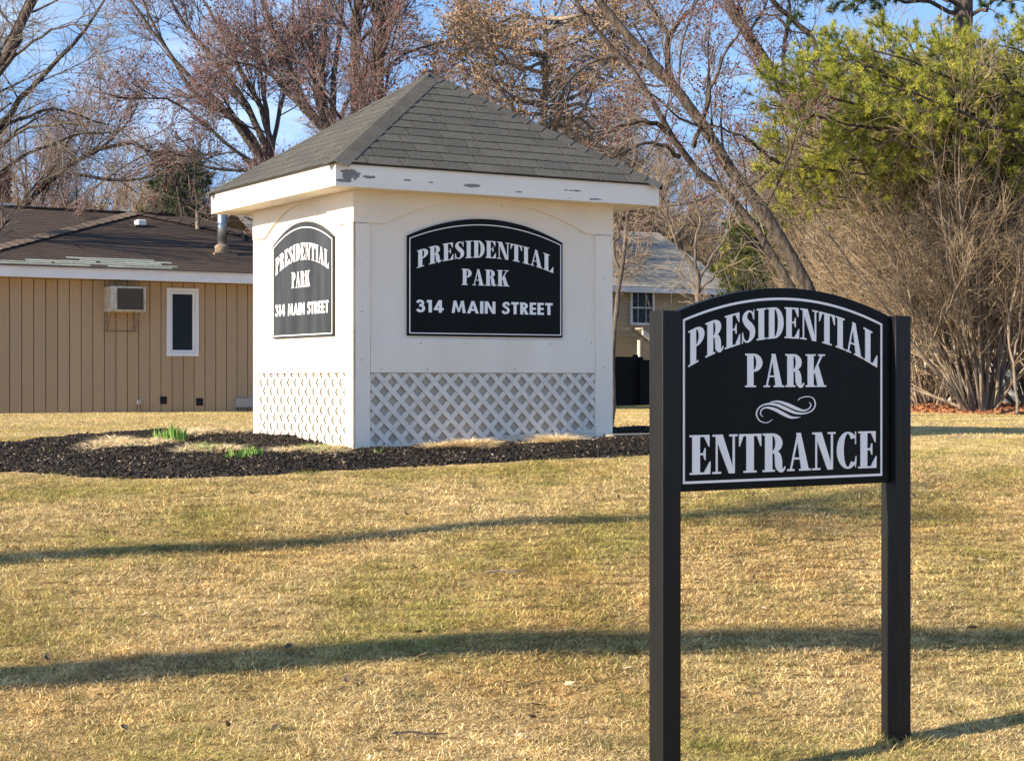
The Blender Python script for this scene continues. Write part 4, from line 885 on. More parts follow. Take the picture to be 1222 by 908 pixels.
def bare_tree(name, label, base, limbs, bark, twigm, levels, buds=0, budmat='bud', budsize=.02, leaves=0, group=None, cat='tree', lm=14, k0=8, jit=.03, leafsize=.05, inner=None):
    """limbs: list of (points, r0, r1); levels: list of dicts passed to spawn"""
    T = Tree(name, label, cat, base, group)
    P = np.stack([smooth_limb(p, lm, jit) for p, a, b in limbs]); R = np.stack([np.linspace(a, b, lm) for p, a, b in limbs])
    T.put('trunk', [tubes(P, R, k0)], bark, smooth=True)
    allP = [(P, R)]; cur = (P, R); tw = []
    for li, lv in enumerate(levels):
        lv = dict(lv); k = lv.pop('k', 4); src = lv.pop('src', None); ps = allP[-1] if src is None else allP[src]
        q_ = spawn(*ps, **lv); allP.append(q_); tw.append((li, tubes(*q_, k), k))
    big = [x for i, x, k in tw if k >= 5]; small = [x for i, x, k in tw if k < 5]
    if big: T.put('branches', big, bark, kind='stuff', smooth=True)
    if small: T.put('crown', small, twigm, kind='stuff')
    if buds: pt = points_on(allP[-1][0], buds, .2); T.put('buds', [tetras(pt + rng.normal(0, .02, pt.shape), rng.uniform(.5, 1.4, buds) * budsize)], MT[budmat], kind='stuff')
    if leaves: pt = points_on(allP[-1][0], leaves, .1); T.put('leaves', [leafquads(pt + rng.normal(0, .05, pt.shape), rng.uniform(.5, 1.3, leaves) * leafsize)], MT['oakleaf'], kind='stuff')
    return T, allP
def L_(d, *pts, dd=None):
    """picture points at distance d, with optional depth offsets"""
    return [at(p[0], p[1], d + (p[2] if len(p) > 2 else 0)) for p in pts]
def gbase(px, d): p = at(px, 450, d); return (p[0], p[1], float(H(p[0], d)))

# leaning tree right of the kiosk: two leaning stems and a third behind
d = 25.0; b = gbase(992, d)
limbs = [([b] + L_(d, (985, 420), (962, 345), (920, 268), (897, 238), (862, 185), (828, 135), (799, 98), (746, 40), (700, -20), (650, -90)), .125, .042),
         ([b] + L_(d, (978, 430, .3), (948, 352, .4), (905, 280, .6), (873, 238, .6), (825, 196, .4), (799, 158, .2), (780, 124), (767, 95), (733, 63), (698, 18), (670, -40)), .085, .025),
         (L_(d, (799, 160), (780, 146, -.3), (745, 148, -.5), (722, 162, -.6), (706, 176, -.6)), .045, .015),
         (L_(d, (803, 106), (770, 80, .3), (735, 68, .4), (700, 78, .4), (670, 105, .4), (645, 130, .4)), .045, .012),
         (L_(d, (806, 104), (797, 80, .2), (797, 42, .2), (785, 22, .2), (765, -10, .2)), .05, .03), (L_(d, (797, 42, .2), (815, 22, .3), (838, -5, .5), (850, -30, .5)), .04, .02),
         (L_(d, (828, 175), (838, 142, -.4), (850, 105, -.6), (866, 60, -.7), (880, 40, -.7), (890, 20, -.7)), .04, .012),
         (L_(d, (810, 187), (792, 172, -.5), (762, 173, -.7), (735, 186, -.8), (712, 184, -.8)), .04, .010),
         (L_(d, (930, 195, .9), (905, 176, .6), (880, 160, .4), (845, 148, .3)), .03, .014)]
bare_tree('leaning_tree', 'tall bare tree with two leaning trunks rising from behind the entrance sign', b, limbs, MT['bark_dark'], MT['twig_grey'],
    [dict(count=46, ang=48, lr=.26, m=8, jit=.12, up=.03, rr=.26, tmin=.3, k=5, rmin=.008), dict(count=380, ang=45, lr=.42, m=6, jit=.14, up=.03, rr=.42, k=4, rmin=.005, lmin=.5), dict(count=1900, ang=42, lr=.5, m=4, jit=.15, up=.02, rr=.55, k=3, rmin=.0035, lmin=.3)], buds=6000, budsize=.022)
b3 = gbase(1080, 34)
limbs = [([b3] + L_(34, (1070, 380), (1040, 300), (1002, 250), (972, 160), (944, 114), (905, 63), (886, 32), (868, 0), (850, -50)), .19, .09), (L_(34, (935, 95), (936, 60), (941, 20), (944, -20)), .05, .03),
         (L_(34, (944, 40), (925, 20), (905, 18), (885, 32)), .03, .012), (L_(34, (960, 130), (975, 60), (930, 10), (905, -20)), .07, .05)]
bare_tree('maple_tree', 'bare dark leaning trunk reaching out from behind the pine at upper right', b3, limbs, MT['bark_dark'], MT['twig_red'],
    [dict(count=24, ang=48, lr=.3, m=8, jit=.12, up=.04, rr=.3, tmin=.35, k=5, rmin=.010), dict(count=240, ang=45, lr=.45, m=6, jit=.13, up=.03, rr=.5, k=4, rmin=.006, lmin=.5), dict(count=2200, ang=42, lr=.5, m=4, jit=.15, up=.02, rr=.55, k=3, rmin=.0035, lmin=.3)], buds=4500, budsize=.024)

# many stemmed maples behind the tan house
lv_m = lambda a, b_, c: [dict(count=a, ang=32, lr=.34, m=8, jit=.08, up=.05, rr=.34, tmin=.15, k=5, rmin=.014, asd=12), dict(count=b_, ang=38, lr=.42, m=6, jit=.12, up=.04, rr=.45, k=4, rmin=.008, lmin=.7), dict(count=c, ang=40, lr=.5, m=4, jit=.14, up=.03, rr=.55, k=3, rmin=.0045, lmin=.45)]
d = 38.; b = gbase(330, d); f0 = (322, 205)
def fan(d, b, f0, ends, r):
    out = [([b] + L_(d, f0), r * 1.6, r * 1.3)] if True else []
    return out
limbs = [([b] + L_(d, (330, 330), (322, 205)), .34, .26)]
for e, r, dz in [([(268, 130), (222, 90), (185, 40), (140, -20)], .12, -1), ([(290, 150), (236, 115), (195, 50), (160, -20)], .11, 0), ([(306, 150), (262, 80), (214, 20), (190, -30)], .13, -.5), ([(316, 140), (285, 80), (270, 50), (230, -20)], .12, 1), ([(318, 130), (308, 60), (300, -30)], .10, .5), ([(280, 180), (215, 125), (180, 118), (130, 116)], .07, -1.4), ([(330, 150), (345, 90), (350, 20), (345, -30)], .09, 1.5), ([(250, 200), (205, 180), (165, 190), (110, 225)], .06, -1)]:
    limbs.append((L_(d, f0, *[(x, y, dz * (i + 1) / len(e)) for i, (x, y) in enumerate(e)]), r * .68, r * .2))
bare_tree('maple_tree', 'bare multi stemmed reddish maple fanning left above the tan house roof', b, limbs, MT['bark_maple'], MT['twig_red'], lv_m(70, 620, 5200), buds=6500, budsize=.032)
d = 36.; b = gbase(400, d); f0 = (398, 170)
limbs = [([b] + L_(d, (400, 330), f0), .34, .28)]
for e, r, dz in [([(380, 120), (372, 60), (366, -20)], .13, 0), ([(385, 110), (388, 50), (384, -30)], .12, .6), ([(398, 110), (404, 50), (415, -30)], .12, 1), ([(370, 130), (325, 90), (300, 78), (272, 75)], .10, -.8), ([(365, 125), (340, 70), (320, 20), (300, -30)], .12, -.6), ([(355, 125), (330, 95), (290, 50), (240, 20)], .08, .9), ([(412, 130), (440, 80), (470, 30), (480, -20)], .08, .5)]:
    limbs.append((L_(d, f0, *[(x, y, dz * (i + 1) / len(e)) for i, (x, y) in enumerate(e)]), r * .72, r * .22))
bare_tree('maple_tree', 'bare dark multi stemmed maple directly behind the left hip of the kiosk roof', b, limbs, MT['bark_maple'], MT['twig_red'], lv_m(50, 460, 3900), buds=5500, budsize=.032)
for px, top, lab in ((425, [(424, 110), (423, 60), (425, 20), (434, -30)], 'slim straight bare trunk, left one of two behind the kiosk roof'), (452, [(451, 110), (453, 60), (457, 15), (463, -30)], 'straight bare trunk forking near the top, right one of two behind the kiosk roof')):
    b = gbase(px, 34.); limbs = [([b] + L_(34., (px, 300), (px, 200), *top), .17, .09)]
    if px > 440: limbs += [(L_(34., (455, 30), (445, 10), (436, -20)), .07, .04), (L_(34., (452, 95), (475, 70), (500, 58), (530, 50)), .05, .015)]
    bare_tree('slim_tree', lab, b, limbs, MT['bark_dark'], MT['twig_red'], lv_m(26, 240, 2200), buds=3500, budsize=.03)

# pale limbed tree reaching in from the left edge
d = 30.; b = gbase(-90, d)
limbs = [([b] + L_(d, (-85, 300), (-60, 180), (-20, 110), (10, 60), (45, -10)), .17, .08)]
for e, r in [([(-60, 200), (0, 148), (40, 100), (95, 45), (135, -15)], .075), ([(-70, 220), (5, 150), (30, 140), (60, 130), (95, 138), (130, 150)], .05), ([(-60, 250), (-10, 215), (30, 185), (60, 175), (95, 160), (140, 158)], .05), ([(-30, 130), (20, 65), (70, 35), (110, 30)], .04),
             ([(-70, 240), (20, 160), (60, 150), (110, 150), (150, 165)], .04), ([(-80, 200), (-30, 80), (-10, 20), (0, -30)], .06), ([(-20, 110), (20, 60), (25, 20), (45, -20)], .05)]:
    limbs.append((L_(d, *[(x, y, (i - 1) * .5 * (1 if r > .045 else -1)) for i, (x, y) in enumerate(e)]), r, r * .25))
bare_tree('bare_tree', 'bare grey tree at the left edge with arching limbs against blue sky', b, limbs, MT['bark_dark'], MT['twig_grey'],
    [dict(count=55, ang=38, lr=.36, m=8, jit=.09, up=-.01, rr=.3, tmin=.2, k=5, rmin=.010), dict(count=380, ang=38, lr=.46, m=6, jit=.10, up=-.03, rr=.45, k=4, rmin=.006, lmin=.7), dict(count=2300, ang=36, lr=.5, m=4, jit=.10, up=-.03, rr=.55, k=3, rmin=.0038, lmin=.45)])
d = 42.; b = gbase(10, d)
limbs = [([b] + L_(d, (15, 300), (20, 260), (60, 215), (95, 190), (140, 170), (180, 180), (205, 205), (218, 262)), .12, .03), (L_(d, (80, 205), (130, 215), (175, 212), (200, 205), (240, 195)), .05, .015), (L_(d, (110, 185), (150, 150), (170, 110)), .04, .012)]
bare_tree('bare_tree', 'bare tree with low dark limb curving over the brown house ridge', b, limbs, MT['bark_dark'], MT['twig_red'], lv_m(50, 500, 3800), buds=3500, budsize=.035)

# tree still carrying brown leaves
d = 40.; b = gbase(655, d)
limbs = [([b] + L_(d, (655, 300), (652, 230), (648, 160), (652, 90), (650, 20)), .2, .05)]
for i in range(26):
    t = rng.uniform(.35, 1); y0 = 250 - 230 * t; s = -1 if i % 2 else 1; w = rng.uniform(60, 125) * (1 - .25 * abs(t - .6) * 2)
    limbs.append((L_(d, (652, y0), (652 + s * w * .5, y0 - 12 + rng.normal(0, 8), rng.normal(0, 1)), (652 + s * w, y0 - 10 + rng.normal(0, 22), rng.normal(0, 2))), .05, .012))
bare_tree('oak_tree', 'tree keeping withered orange brown leaves behind the right slope of the kiosk roof', b, limbs, MT['bark_light'], MT['twig_tan'],
    [dict(count=160, ang=42, lr=.5, m=7, jit=.12, up=.0, rr=.5, tmin=.15, k=5, rmin=.012), dict(count=1100, ang=42, lr=.45, m=5, jit=.14, up=-.02, rr=.5, k=4, rmin=.007, lmin=.6), dict(count=6500, ang=40, lr=.5, m=4, jit=.15, up=-.02, rr=.55, k=3, rmin=.004, lmin=.35)], leaves=30000, leafsize=.040)

# slender trees in front of the beige house
d = 19.; b = gbase(728, d)
limbs = [([b] + L_(d, (730, 430), (733, 385), (742, 330), (746, 290), (747, 250), (744, 205)), .038, .016), (L_(d, (742, 330), (735, 300), (739, 262), (748, 225)), .02, .008), (L_(d, (744, 300), (752, 285), (765, 262), (770, 250)), .014, .006)]
bare_tree('slender_tree', 'slender pale barked bare tree close against the right wall of the kiosk', b, limbs, MT['bark_maple'], MT['twig_tan'],
    [dict(count=12, ang=50, lr=.25, m=7, jit=.12, up=.04, rr=.35, tmin=.3, k=5, rmin=.004), dict(count=50, ang=48, lr=.5, m=5, jit=.14, up=.02, rr=.5, k=4, rmin=.003, lmin=.3), dict(count=160, ang=45, lr=.55, m=4, jit=.15, up=.0, rr=.6, k=3, rmin=.0028, lmin=.25)])
d = 22.; b = gbase(838, d)
limbs = [([b] + L_(d, (836, 400), (834, 345), (831, 322)), .042, .034), (L_(d, (831, 322), (818, 305), (803, 288), (798, 258), (790, 225)), .024, .007), (L_(d, (832, 325), (828, 300), (835, 265), (828, 225), (838, 180)), .022, .006), (L_(d, (834, 335), (848, 312), (858, 300), (872, 262), (880, 210)), .02, .006), (L_(d, (834, 350), (845, 335), (862, 322), (885, 312)), .02, .007)]
bare_tree('slender_tree', 'small forked bare tree in front of the beige house roof', b, limbs, MT['bark_maple'], MT['twig_tan'],
    [dict(count=18, ang=45, lr=.35, m=7, jit=.12, up=.03, rr=.4, tmin=.2, k=5, rmin=.005), dict(count=110, ang=48, lr=.5, m=5, jit=.14, up=.02, rr=.5, k=4, rmin=.003, lmin=.35), dict(count=260, ang=45, lr=.55, m=4, jit=.15, up=.0, rr=.6, k=3, rmin=.003, lmin=.25)])

# shrubs at right: many stems from one base
def shrub(label, px, d, h, n, spread, leanx=0, tw=(5, 4), rb=.035, name='tall_shrub', cat='shrub', mat='twig_tan', bark='bark_light', group=None):
    b = np.array(gbase(px, d)); T = Tree(name, label, cat, tuple(b), group)
    a = rng.uniform(0, 6.283, n); rad = rng.uniform(0, .35, n); st = b + np.stack([np.cos(a) * rad, np.sin(a) * rad, np.full(n, -.05)], -1)
    til = np.abs(rng.normal(0, spread, n)); dr = np.stack([np.cos(a) * np.sin(til) + leanx * rng.uniform(.3, 1.2, n), np.sin(a) * np.sin(til), np.cos(til)], -1)
    L0 = h * rng.uniform(.6, 1.15, n); r0 = rng.uniform(.5, 1.1, n) * rb
    P, R = wander(st, dr, L0, 10, .07, .02, r0, r0 * .2); q1 = spawn(P, R, n * tw[0], 32, .42, 7, .12, .03, .5, tmin=.12, rmin=.006); q2 = spawn(*q1, n * tw[0] * tw[1], 40, .5, 5, .16, .0, .5, rmin=.004, lmin=.35)
    q3 = spawn(*q2, n * tw[0] * tw[1] * 2, 42, .6, 3, .16, .0, .6, rmin=.003, lmin=.2)
    T.put('stems', [tubes(P, R, 6)], MT[bark], smooth=True); T.put('crown', [tubes(*q1, 4), tubes(*q2, 3), tubes(*q3, 3)], MT[mat]); return T
shrub('big fan shaped tan shrub with many bare stems, right of the entrance sign', 1172, 28.5, 5.7, 64, .42, -.10, (10, 7))
shrub('bare tan shrub cut by the right edge of the photo', 1245, 29.5, 5.2, 46, .42, -.12, (10, 7))
shrub('low arching tan shrub just right of the right sign post', 1110, 32., 3.6, 30, .55, -.05, (8, 5), .025)
shrub('bare brushy tan shrub behind the top right of the entrance sign', 1030, 34., 5.0, 36, .5, .0, (8, 5), .025)
shrub('loose brushy bare shrub left of the fan shaped one, further back', 1115, 33., 5.8, 40, .45, 0, (9, 6), .03)
shrub('thin brown brush behind the arch of the entrance sign', 935, 38., 3.9, 26, .5, 0, (7, 5), .022, mat='twig_grey')
b = gbase(1222, 27.); bare_tree('sapling', 'thin pale sapling standing in the red mulch near the right edge', gbase(1212, 27), [([gbase(1213, 27)] + L_(27, (1212, 460), (1206, 420), (1203, 380), (1214, 340), (1216, 290)), .028, .01), (L_(27, (1208, 430), (1218, 380), (1222, 300)), .018, .008)], MT['bark_light'], MT['twig_tan'], [dict(count=20, ang=40, lr=.4, m=6, jit=.1, up=.02, rr=.5, k=4, rmin=.005), dict(count=120, ang=40, lr=.5, m=4, jit=.1, up=.02, rr=.5, k=3, rmin=.003)])

# pines: boughs with needle tufts
def tufts(P, D, n_need, ln, wd):
    n = len(P); N_ = n * n_need; p = np.repeat(P, n_need, 0); dd = unit(np.repeat(unit(D), n_need, 0) * .7 + rng.normal(0, .62, (N_, 3))); L = rng.uniform(.7, 1.2, N_)[:, None] * ln
    s = unit(np.cross(dd, rng.normal(0, 1, (N_, 3)))) * wd; V = np.stack([p - s, p + s, p + dd * L], 1)
    r = np.repeat(rng.uniform(0, 1, n) * .65, n_need) + rng.uniform(0, .35, N_); return V.reshape(-1, 3), np.arange(N_ * 3).reshape(-1, 3), np.repeat(r, 3)
def pine(label, base, trunk, boughs, ntw, ntuft, needle, n_need=11, ln=.13, wd=.008, b1=7, name='pine_tree', lrb=.30):
    T = Tree(name, label, 'tree', base); P = np.stack([smooth_limb(trunk[0], 12)]); R = np.linspace(trunk[1], trunk[2], 12)[None]
    T.put('trunk', [tubes(P, R, 10)], MT['bark_dark'], smooth=True)
    B = np.stack([smooth_limb(p, 10, .08) for p in boughs]); BR = np.stack([np.linspace(.05, .012, 10)] * len(boughs))
    T.put('boughs', [tubes(B, BR, 5)], MT['bark_dark'], smooth=True)
    s1 = spawn(B, BR, len(boughs) * b1, 48, lrb, 6, .12, .03, .45, tmin=.25, rmin=.008, lmin=.5); s2 = spawn(*s1, ntw, 42, .5, 4, .14, .04, .5, rmin=.005, lmin=.3)
    T.put('crown', [tubes(*s1, 4), tubes(*s2, 3)], MT['bark_dark'])
    pi = rng.integers(0, len(s2[0]), ntuft); x = rng.uniform(.35, 1, ntuft) * 3; i = np.minimum(x.astype(int), 2); f = (x - i)[:, None]; pt = s2[0][pi, i] * (1 - f) + s2[0][pi, i + 1] * f; D = s2[0][pi, i + 1] - s2[0][pi, i] + np.array([0, 0, .06])
    V, f_, r = tufts(pt, D, n_need, ln, wd); T.put('needles', [(V, f_)], MT[needle], rnd=r, kind='stuff')
d = 29.; tr = 1300; b = gbase(tr, d)
boughs = []
for (x1, y1) in [(960, 68), (990, 62), (1030, 66), (1060, 60), (1100, 62), (1150, 58), (1190, 54), (1215, 72), (930, 100), (908, 160), (915, 190), (925, 220), (985, 95), (1015, 85), (1150, 70), (1110, 80), (1060, 80), (990, 185), (1030, 150), (1130, 120), (935, 75), (918, 125), (945, 105), (925, 175), (918, 200), (950, 195), (985, 205), (975, 165), (1000, 75), (1040, 60), (1080, 62), (1120, 52), (1160, 64), (1200, 60), (1010, 130), (1050, 100), (1090, 110), (1140, 90), (1180, 95), (1060, 165), (1100, 190), (1150, 150), (960, 222), (1040, 215), (945, 235), (1120, 110), (1180, 160), (940, 150), (970, 120), (1020, 190), (1200, 130), (1000, 76), (1080, 70), (1140, 74)]:
    y0 = y1 * .55 + 100 + rng.normal(0, 15); dz = rng.normal(0, 1.6)
    boughs.append([at(tr, y0 + 30, d), at(tr * .5 + x1 * .5, (y0 * .4 + y1 * .6) + 22, d + dz * .6), at(x1 + 40, y1 + 12, d + dz), at(x1, y1, d + dz)])
pine('broad yellow green pine filling the upper right corner above the shrubs', b, ([b] + L_(d, (tr, 300), (tr, 100), (tr - 10, -120)), .3, .2), boughs, 5600, 15000, 'needle', 24, .105, .0043, 15, lrb=.15)
d = 33.; b = gbase(1150, d); tr = 1150
boughs = [[at(tr, y + 20, d), at(tr + s * w * .5, y, d + dz / 2), at(tr + s * w, y - 6, d + dz)] for y, s, w, dz in [(-30, -1, 190, 0), (-20, -1, 160, 2), (-10, -1, 120, -1), (-20, 1, 60, 1), (10, -1, 50, 1.5), (5, 1, 70, -1), (-5, -1, 215, -1)]]
pine('dark pine whose trunk and top boughs show above the yellow green pine', b, ([b] + L_(d, (tr, 300), (tr - 3, 60), (tr + 3, -80)), .24, .17), boughs, 260, 1400, 'needle_dark', 12, .14, .009, 6)
d = 48.; b = gbase(210, d); boughs = []
for i in range(40):
    t = i / 40; y = 330 - 135 * t; s = rng.uniform(-1, 1); w = 58 * (1 - .75 * t) + 6; an = rng.uniform(0, 6.28); boughs.append([at(212, y + 8, d), at(212 + math.cos(an) * w * .5, y, d + math.sin(an) * 1.1), at(212 + math.cos(an) * w, y - 4, d + math.sin(an) * 2.2)])
pine('small dark evergreen peeking over the ridge of the tan house', b, ([b] + L_(d, (212, 300), (212, 195)), .16, .03), boughs, 1200, 3200, 'needle_dark', 10, .18, .012, 6, 'evergreen_tree')
d = 44.; b = gbase(905, d); boughs = []
for i in range(36):
    t = i / 36; y = 400 - 130 * t; w = 50 * (1 - .5 * t); an = rng.uniform(0, 6.28); boughs.append([at(905, y + 8, d), at(905 + math.cos(an) * w * .5, y, d + math.sin(an)), at(905 + math.cos(an) * w, y - 6, d + math.sin(an) * 2)])
pine('olive green evergreen behind the leaning trunks, above the entrance sign', b, ([b] + L_(d, (905, 300), (905, 262)), .14, .03), boughs, 1000, 2600, 'needle', 10, .17, .011, 6, 'evergreen_tree')

# woodland behind: three templates, copied
def wood_template(name, label, h, n1, n2, n3, mat, spread=.33, group='bare trees of the wood behind', leaves=0):
    b = (0, 0, 0); limbs = [([(0, 0, -.3), (rng.normal(0, .1), 0, h * .3), (rng.normal(0, .3), .1, h * .65), (rng.normal(0, .5), .2, h)], .14, .02)]
    for i in range(9):
        a = rng.uniform(0, 6.28); z0 = h * rng.uniform(.12, .7); L0 = h * rng.uniform(.3, .5); til = rng.uniform(.4, .9)
        dx, dy = math.cos(a) * math.sin(til), math.sin(a) * math.sin(til); limbs.append(([(0, 0, z0), (dx * L0 * .5, dy * L0 * .5, z0 + L0 * .45 * math.cos(til) + .1), (dx * L0 * .9, dy * L0 * .9, z0 + L0)], .06, .012))
    return bare_tree(name, label, b, limbs, MT['bark_maple'], MT[mat], [dict(count=n1, ang=40, lr=.42, m=7, jit=.1, up=.04, rr=.5, tmin=.1, k=5, rmin=.012), dict(count=n2, ang=40, lr=.5, m=5, jit=.12, up=.02, rr=.5, k=4, rmin=.010, lmin=.7), dict(count=n3, ang=40, lr=.5, m=4, jit=.14, up=.02, rr=.55, k=3, rmin=.0075, lmin=.5)], group=group, leaves=leaves)[0].root
def copy_tree(o, parent=None):
    c = o.copy(); C.objects.link(c); c.parent = parent
    for ch in list(o.children): copy_tree(ch, c)
    return c
tm = [wood_template('bare_tree', 'bare brown woodland tree in the wood behind the houses', 11, 60, 420, 3000, 'twig_red'), wood_template('bare_tree', 'bare brown woodland tree in the wood behind the houses', 9.5, 60, 420, 3000, 'twig_grey'), wood_template('bare_tree', 'bare brown woodland tree in the wood behind the houses', 7, 70, 460, 3200, 'twig_tan')]
used = [False] * 3
spots = []
for k in range(58):
    px = -60 + 1340 * (k + .5) / 58 + rng.normal(0, 14); d = rng.uniform(54, 80); spots.append((px, d, rng.integers(0, 2), rng.uniform(.55, .78) if px < 480 or 755 < px < 925 else rng.uniform(.85, 1.15)))
for k in range(34): px = -40 + 1300 * (k + .5) / 34 + rng.normal(0, 14); spots.append((px, rng.uniform(50, 62), 2, rng.uniform(.7, 1.05)))
for px, d, v, s in spots:
    o = tm[v] if not used[v] else copy_tree(tm[v]); used[v] = True; g = gbase(px, d); o.location = g; o.rotation_euler = (0, 0, rng.uniform(0, 6.28)); o.scale = (s, s, s * rng.uniform(.9, 1.1))
# distant wooded rise
bw = MB(); rows = []
V = []; f = []; nx_ = 90
for j, (d_, hh) in enumerate(((95, -1.2), (100, 2.0), (125, 4.5), (170, 5.5))):
    for i in range(nx_ + 1):
        x = -75 + 150 * i / nx_; V.append((x, d_ + rng.uniform(-2, 2), hh + (rng.normal(0, .5) + 1.2 * math.sin(i * .35) if j else 0)))
for j in range(3):
    for i in range(nx_): a = j * (nx_ + 1) + i; f.append((a, a + 1, a + nx_ + 2, a + nx_ + 1))
tag(mesh('wooded_hill', V, f, M('hill_brush', (.09, .07, .055), (.17, .14, .11), .8, .95, .6, 4), smooth=True), kind='structure')

# two trees outside the frame at left whose trunks throw the stripes of shade on the lawn
for x, P0, P1, r, r1, zt_, lab in ((-10., (3.92, 2.44), (1.93, 5.2), .19, .12, 10.5, 'leaning roadside trunk left of the frame, nearer one'), (-12., (4.87, 3.58), (3.40, 5.75), .20, .07, 6.3, 'leaning roadside trunk left of the frame, farther one')):
    sl_y = (P1[0] - P0[0]) / (P1[1] - P0[1]); yy = lambda z: P0[0] + sl_y * (z - P0[1])
    g = (x, yy(-1.9), -2.0)
    limbs = [([g, (x, yy(1), 1), (x, yy(zt_ * .45), zt_ * .45), (x, yy(zt_ * .72), zt_ * .72), (x, yy(zt_) + .3, zt_)], r, r1)]
    for k in range(6 if zt_ > 8 else 0): a = rng.uniform(0, 6.28); z = zt_ - .9 + .1 * k; limbs.append(([(x, yy(z) + .6, z), (x + math.cos(a) * 1.2, yy(z) + math.sin(a) * 1.2 + .6, z + 1.2), (x + math.cos(a) * 2.2, yy(z) + math.sin(a) * 2.2 + .8, z + 3)], .07, .02))
    bare_tree('roadside_tree', lab, g, limbs, MT['bark_dark'], MT['twig_grey'], [dict(count=20, ang=40, lr=.25, m=6, jit=.1, up=.03, rr=.3, k=5, rmin=.012, tmin=.93), dict(count=120, ang=40, lr=.5, m=4, jit=.1, up=.02, rr=.5, k=3, rmin=.006)], jit=.01)

# ------------------------------------------------------------------ beds, tussocks, bulbs, litter
rb_px = [(1060, 486), (1120, 484), (1180, 482), (1300, 481), (1400, 483), (1400, 496), (1300, 495), (1222, 494), (1150, 492), (1090, 491), (1050, 489)]
redbed = []
for p in [(8.2, 27.2), (9.5, 26.5), (11, 26.2), (13, 26.3), (15, 26.8), (15.5, 34), (12, 35), (8.5, 34.5), (6.8, 31), (7.2, 28.5)]: redbed.append(p)
redbed = [tuple(a) for a in np.array(crom(redbed + [redbed[0]], 4))[:-1]]
rb_h = lambda x, y: H(x, y) + .10 * np.clip(edge_dist(redbed, x, y) / .8, 0, 1)
tag(ground_patch('red_mulch_bed', redbed, rb_h, MT['redmulch'], .25), kind='structure')
tag(chips('red_mulch_chips', sample(redbed, 9000), rb_h, .08, MT['redchip']), 'red brown mulch under the bare tan shrubs at right', 'mulch', kind='stuff')
pd = [(8.0, 26.6), (9.5, 25.9), (12, 25.7), (15, 26.2), (15, 26.9), (12, 26.5), (9.6, 26.7), (8.3, 27.4)]
tag(chips('dark_mulch_chips', sample(pd, 3500), lambda x, y: H(x, y) + .01, .07, MT['chip']), 'dark mulch along the front edge of the red bed at right', 'mulch', kind='stuff')
def clump(name, label, cat, px, py, wx, wy, n, hgt, wid, lean, mat, extra=None, group=None):
    p = ground(px, py); hh = float(bed_h(p[0], p[1])); o = tag(empty(name, (p[0], p[1], hh)), label, cat, group)
    def part(nm, n, hgt, wid, lean, mat, sx_, sy_, ring=False, z0=-.02):
        a = rng.uniform(0, 6.283, n); r = np.sqrt(rng.uniform(0, 1, n)); bx, by = r * np.cos(a) * sx_ * (1 + .35 * np.sin(3 * a + px)), r * np.sin(a) * sy_ * (1 + .35 * np.sin(4 * a + py))
        if px > 450: bx, by = KR[0] * bx + KL[0] * by, KR[1] * bx + KL[1] * by
        base = np.stack([bx, by, bed_h(bx + p[0], by + p[1]) - hh + z0], -1)
        V, f, rv = blades(base, rng.uniform(*hgt, n) * (1.1 - .35 * r) * ((1 + .25 * np.sin(bx * 17 + py)) if mat == 'straw' else 1), rng.uniform(*wid, n), rng.uniform(*lean, n), rng.uniform(0, 1, n), 3)
        return npmesh(nm, V, f, MT[mat], o, rnd=rv)
    m_ = part('straw' if mat == 'straw' else 'leaves', n, hgt, wid, lean, mat, wx, wy)
    if mat == 'straw': m_['kind'] = 'stuff'
    if extra: q_ = part('green_shoots', *extra); q_['kind'] = 'stuff'
    return o
cl = [('dry_grass_tussock', 'long flattened straw tussock left of the big bulb clump in the mulch', 152, 538, .36, .50, 6500, 'g'),
      ('dry_grass_tussock', 'small straw tussock with green tips between the two bulb clumps', 247, 545, .21, .24, 2200, 'g2'),
      ('dry_grass_tussock', 'green tinged straw tussock at the near corner of the kiosk', 374, 546, .27, .24, 2400, 'g2'),
      ('dry_grass_tussock', 'thick straw mound against the left part of the shaded kiosk wall', 558, 541, .30, .12, 3800, ''),
      ('dry_grass_tussock', 'straw mound against the right part of the shaded kiosk wall', 664, 536, .27, .11, 3400, ''),
      ('dry_grass_tussock', 'faint straw patch behind the big bulb clump near the house side', 240, 524, .36, .42, 3200, '')]
for nm, lb, px, py, wx, wy, n, g in cl:
    ex = (int(n * .10), (.05, .10), (.004, .007), (.1, 1.0), 'freshgrass', wx * 1.0, wy * .9) if g == 'g2' else ((int(n * .015), (.04, .09), (.004, .007), (.1, 1.0), 'freshgrass', wx, wy) if g == 'g' else None)
    clump(nm, lb, 'tussock', px, py, wx, wy, n, (.05, .12) if not g and py > 530 else (.04, .10), (.004, .008), (.8, 2.6), 'straw', ex)
for lb, px, py, w, n, h in (('large clump of green bulb shoots with pale tips in the mulch left of the kiosk', 206, 535, .12, 120, (.11, .21)), ('small clump of green bulb shoots in front of the sunlit kiosk wall', 293, 554, .13, 70, (.06, .13)),
                            ('tiny green sprout at the foot of the shaded kiosk wall', 452, 549, .035, 12, (.04, .08)), ('few pale green shoots near the left end of the mulch bed', 58, 548, .09, 26, (.02, .05)), ('pale green shoots lying left of the straw tussock', 92, 549, .10, 30, (.02, .05))):
    clump('bulb_plant', lb, 'plant', px, py, w, w * .7, n, h, (.010, .018), (.05, .45), 'freshgrass')
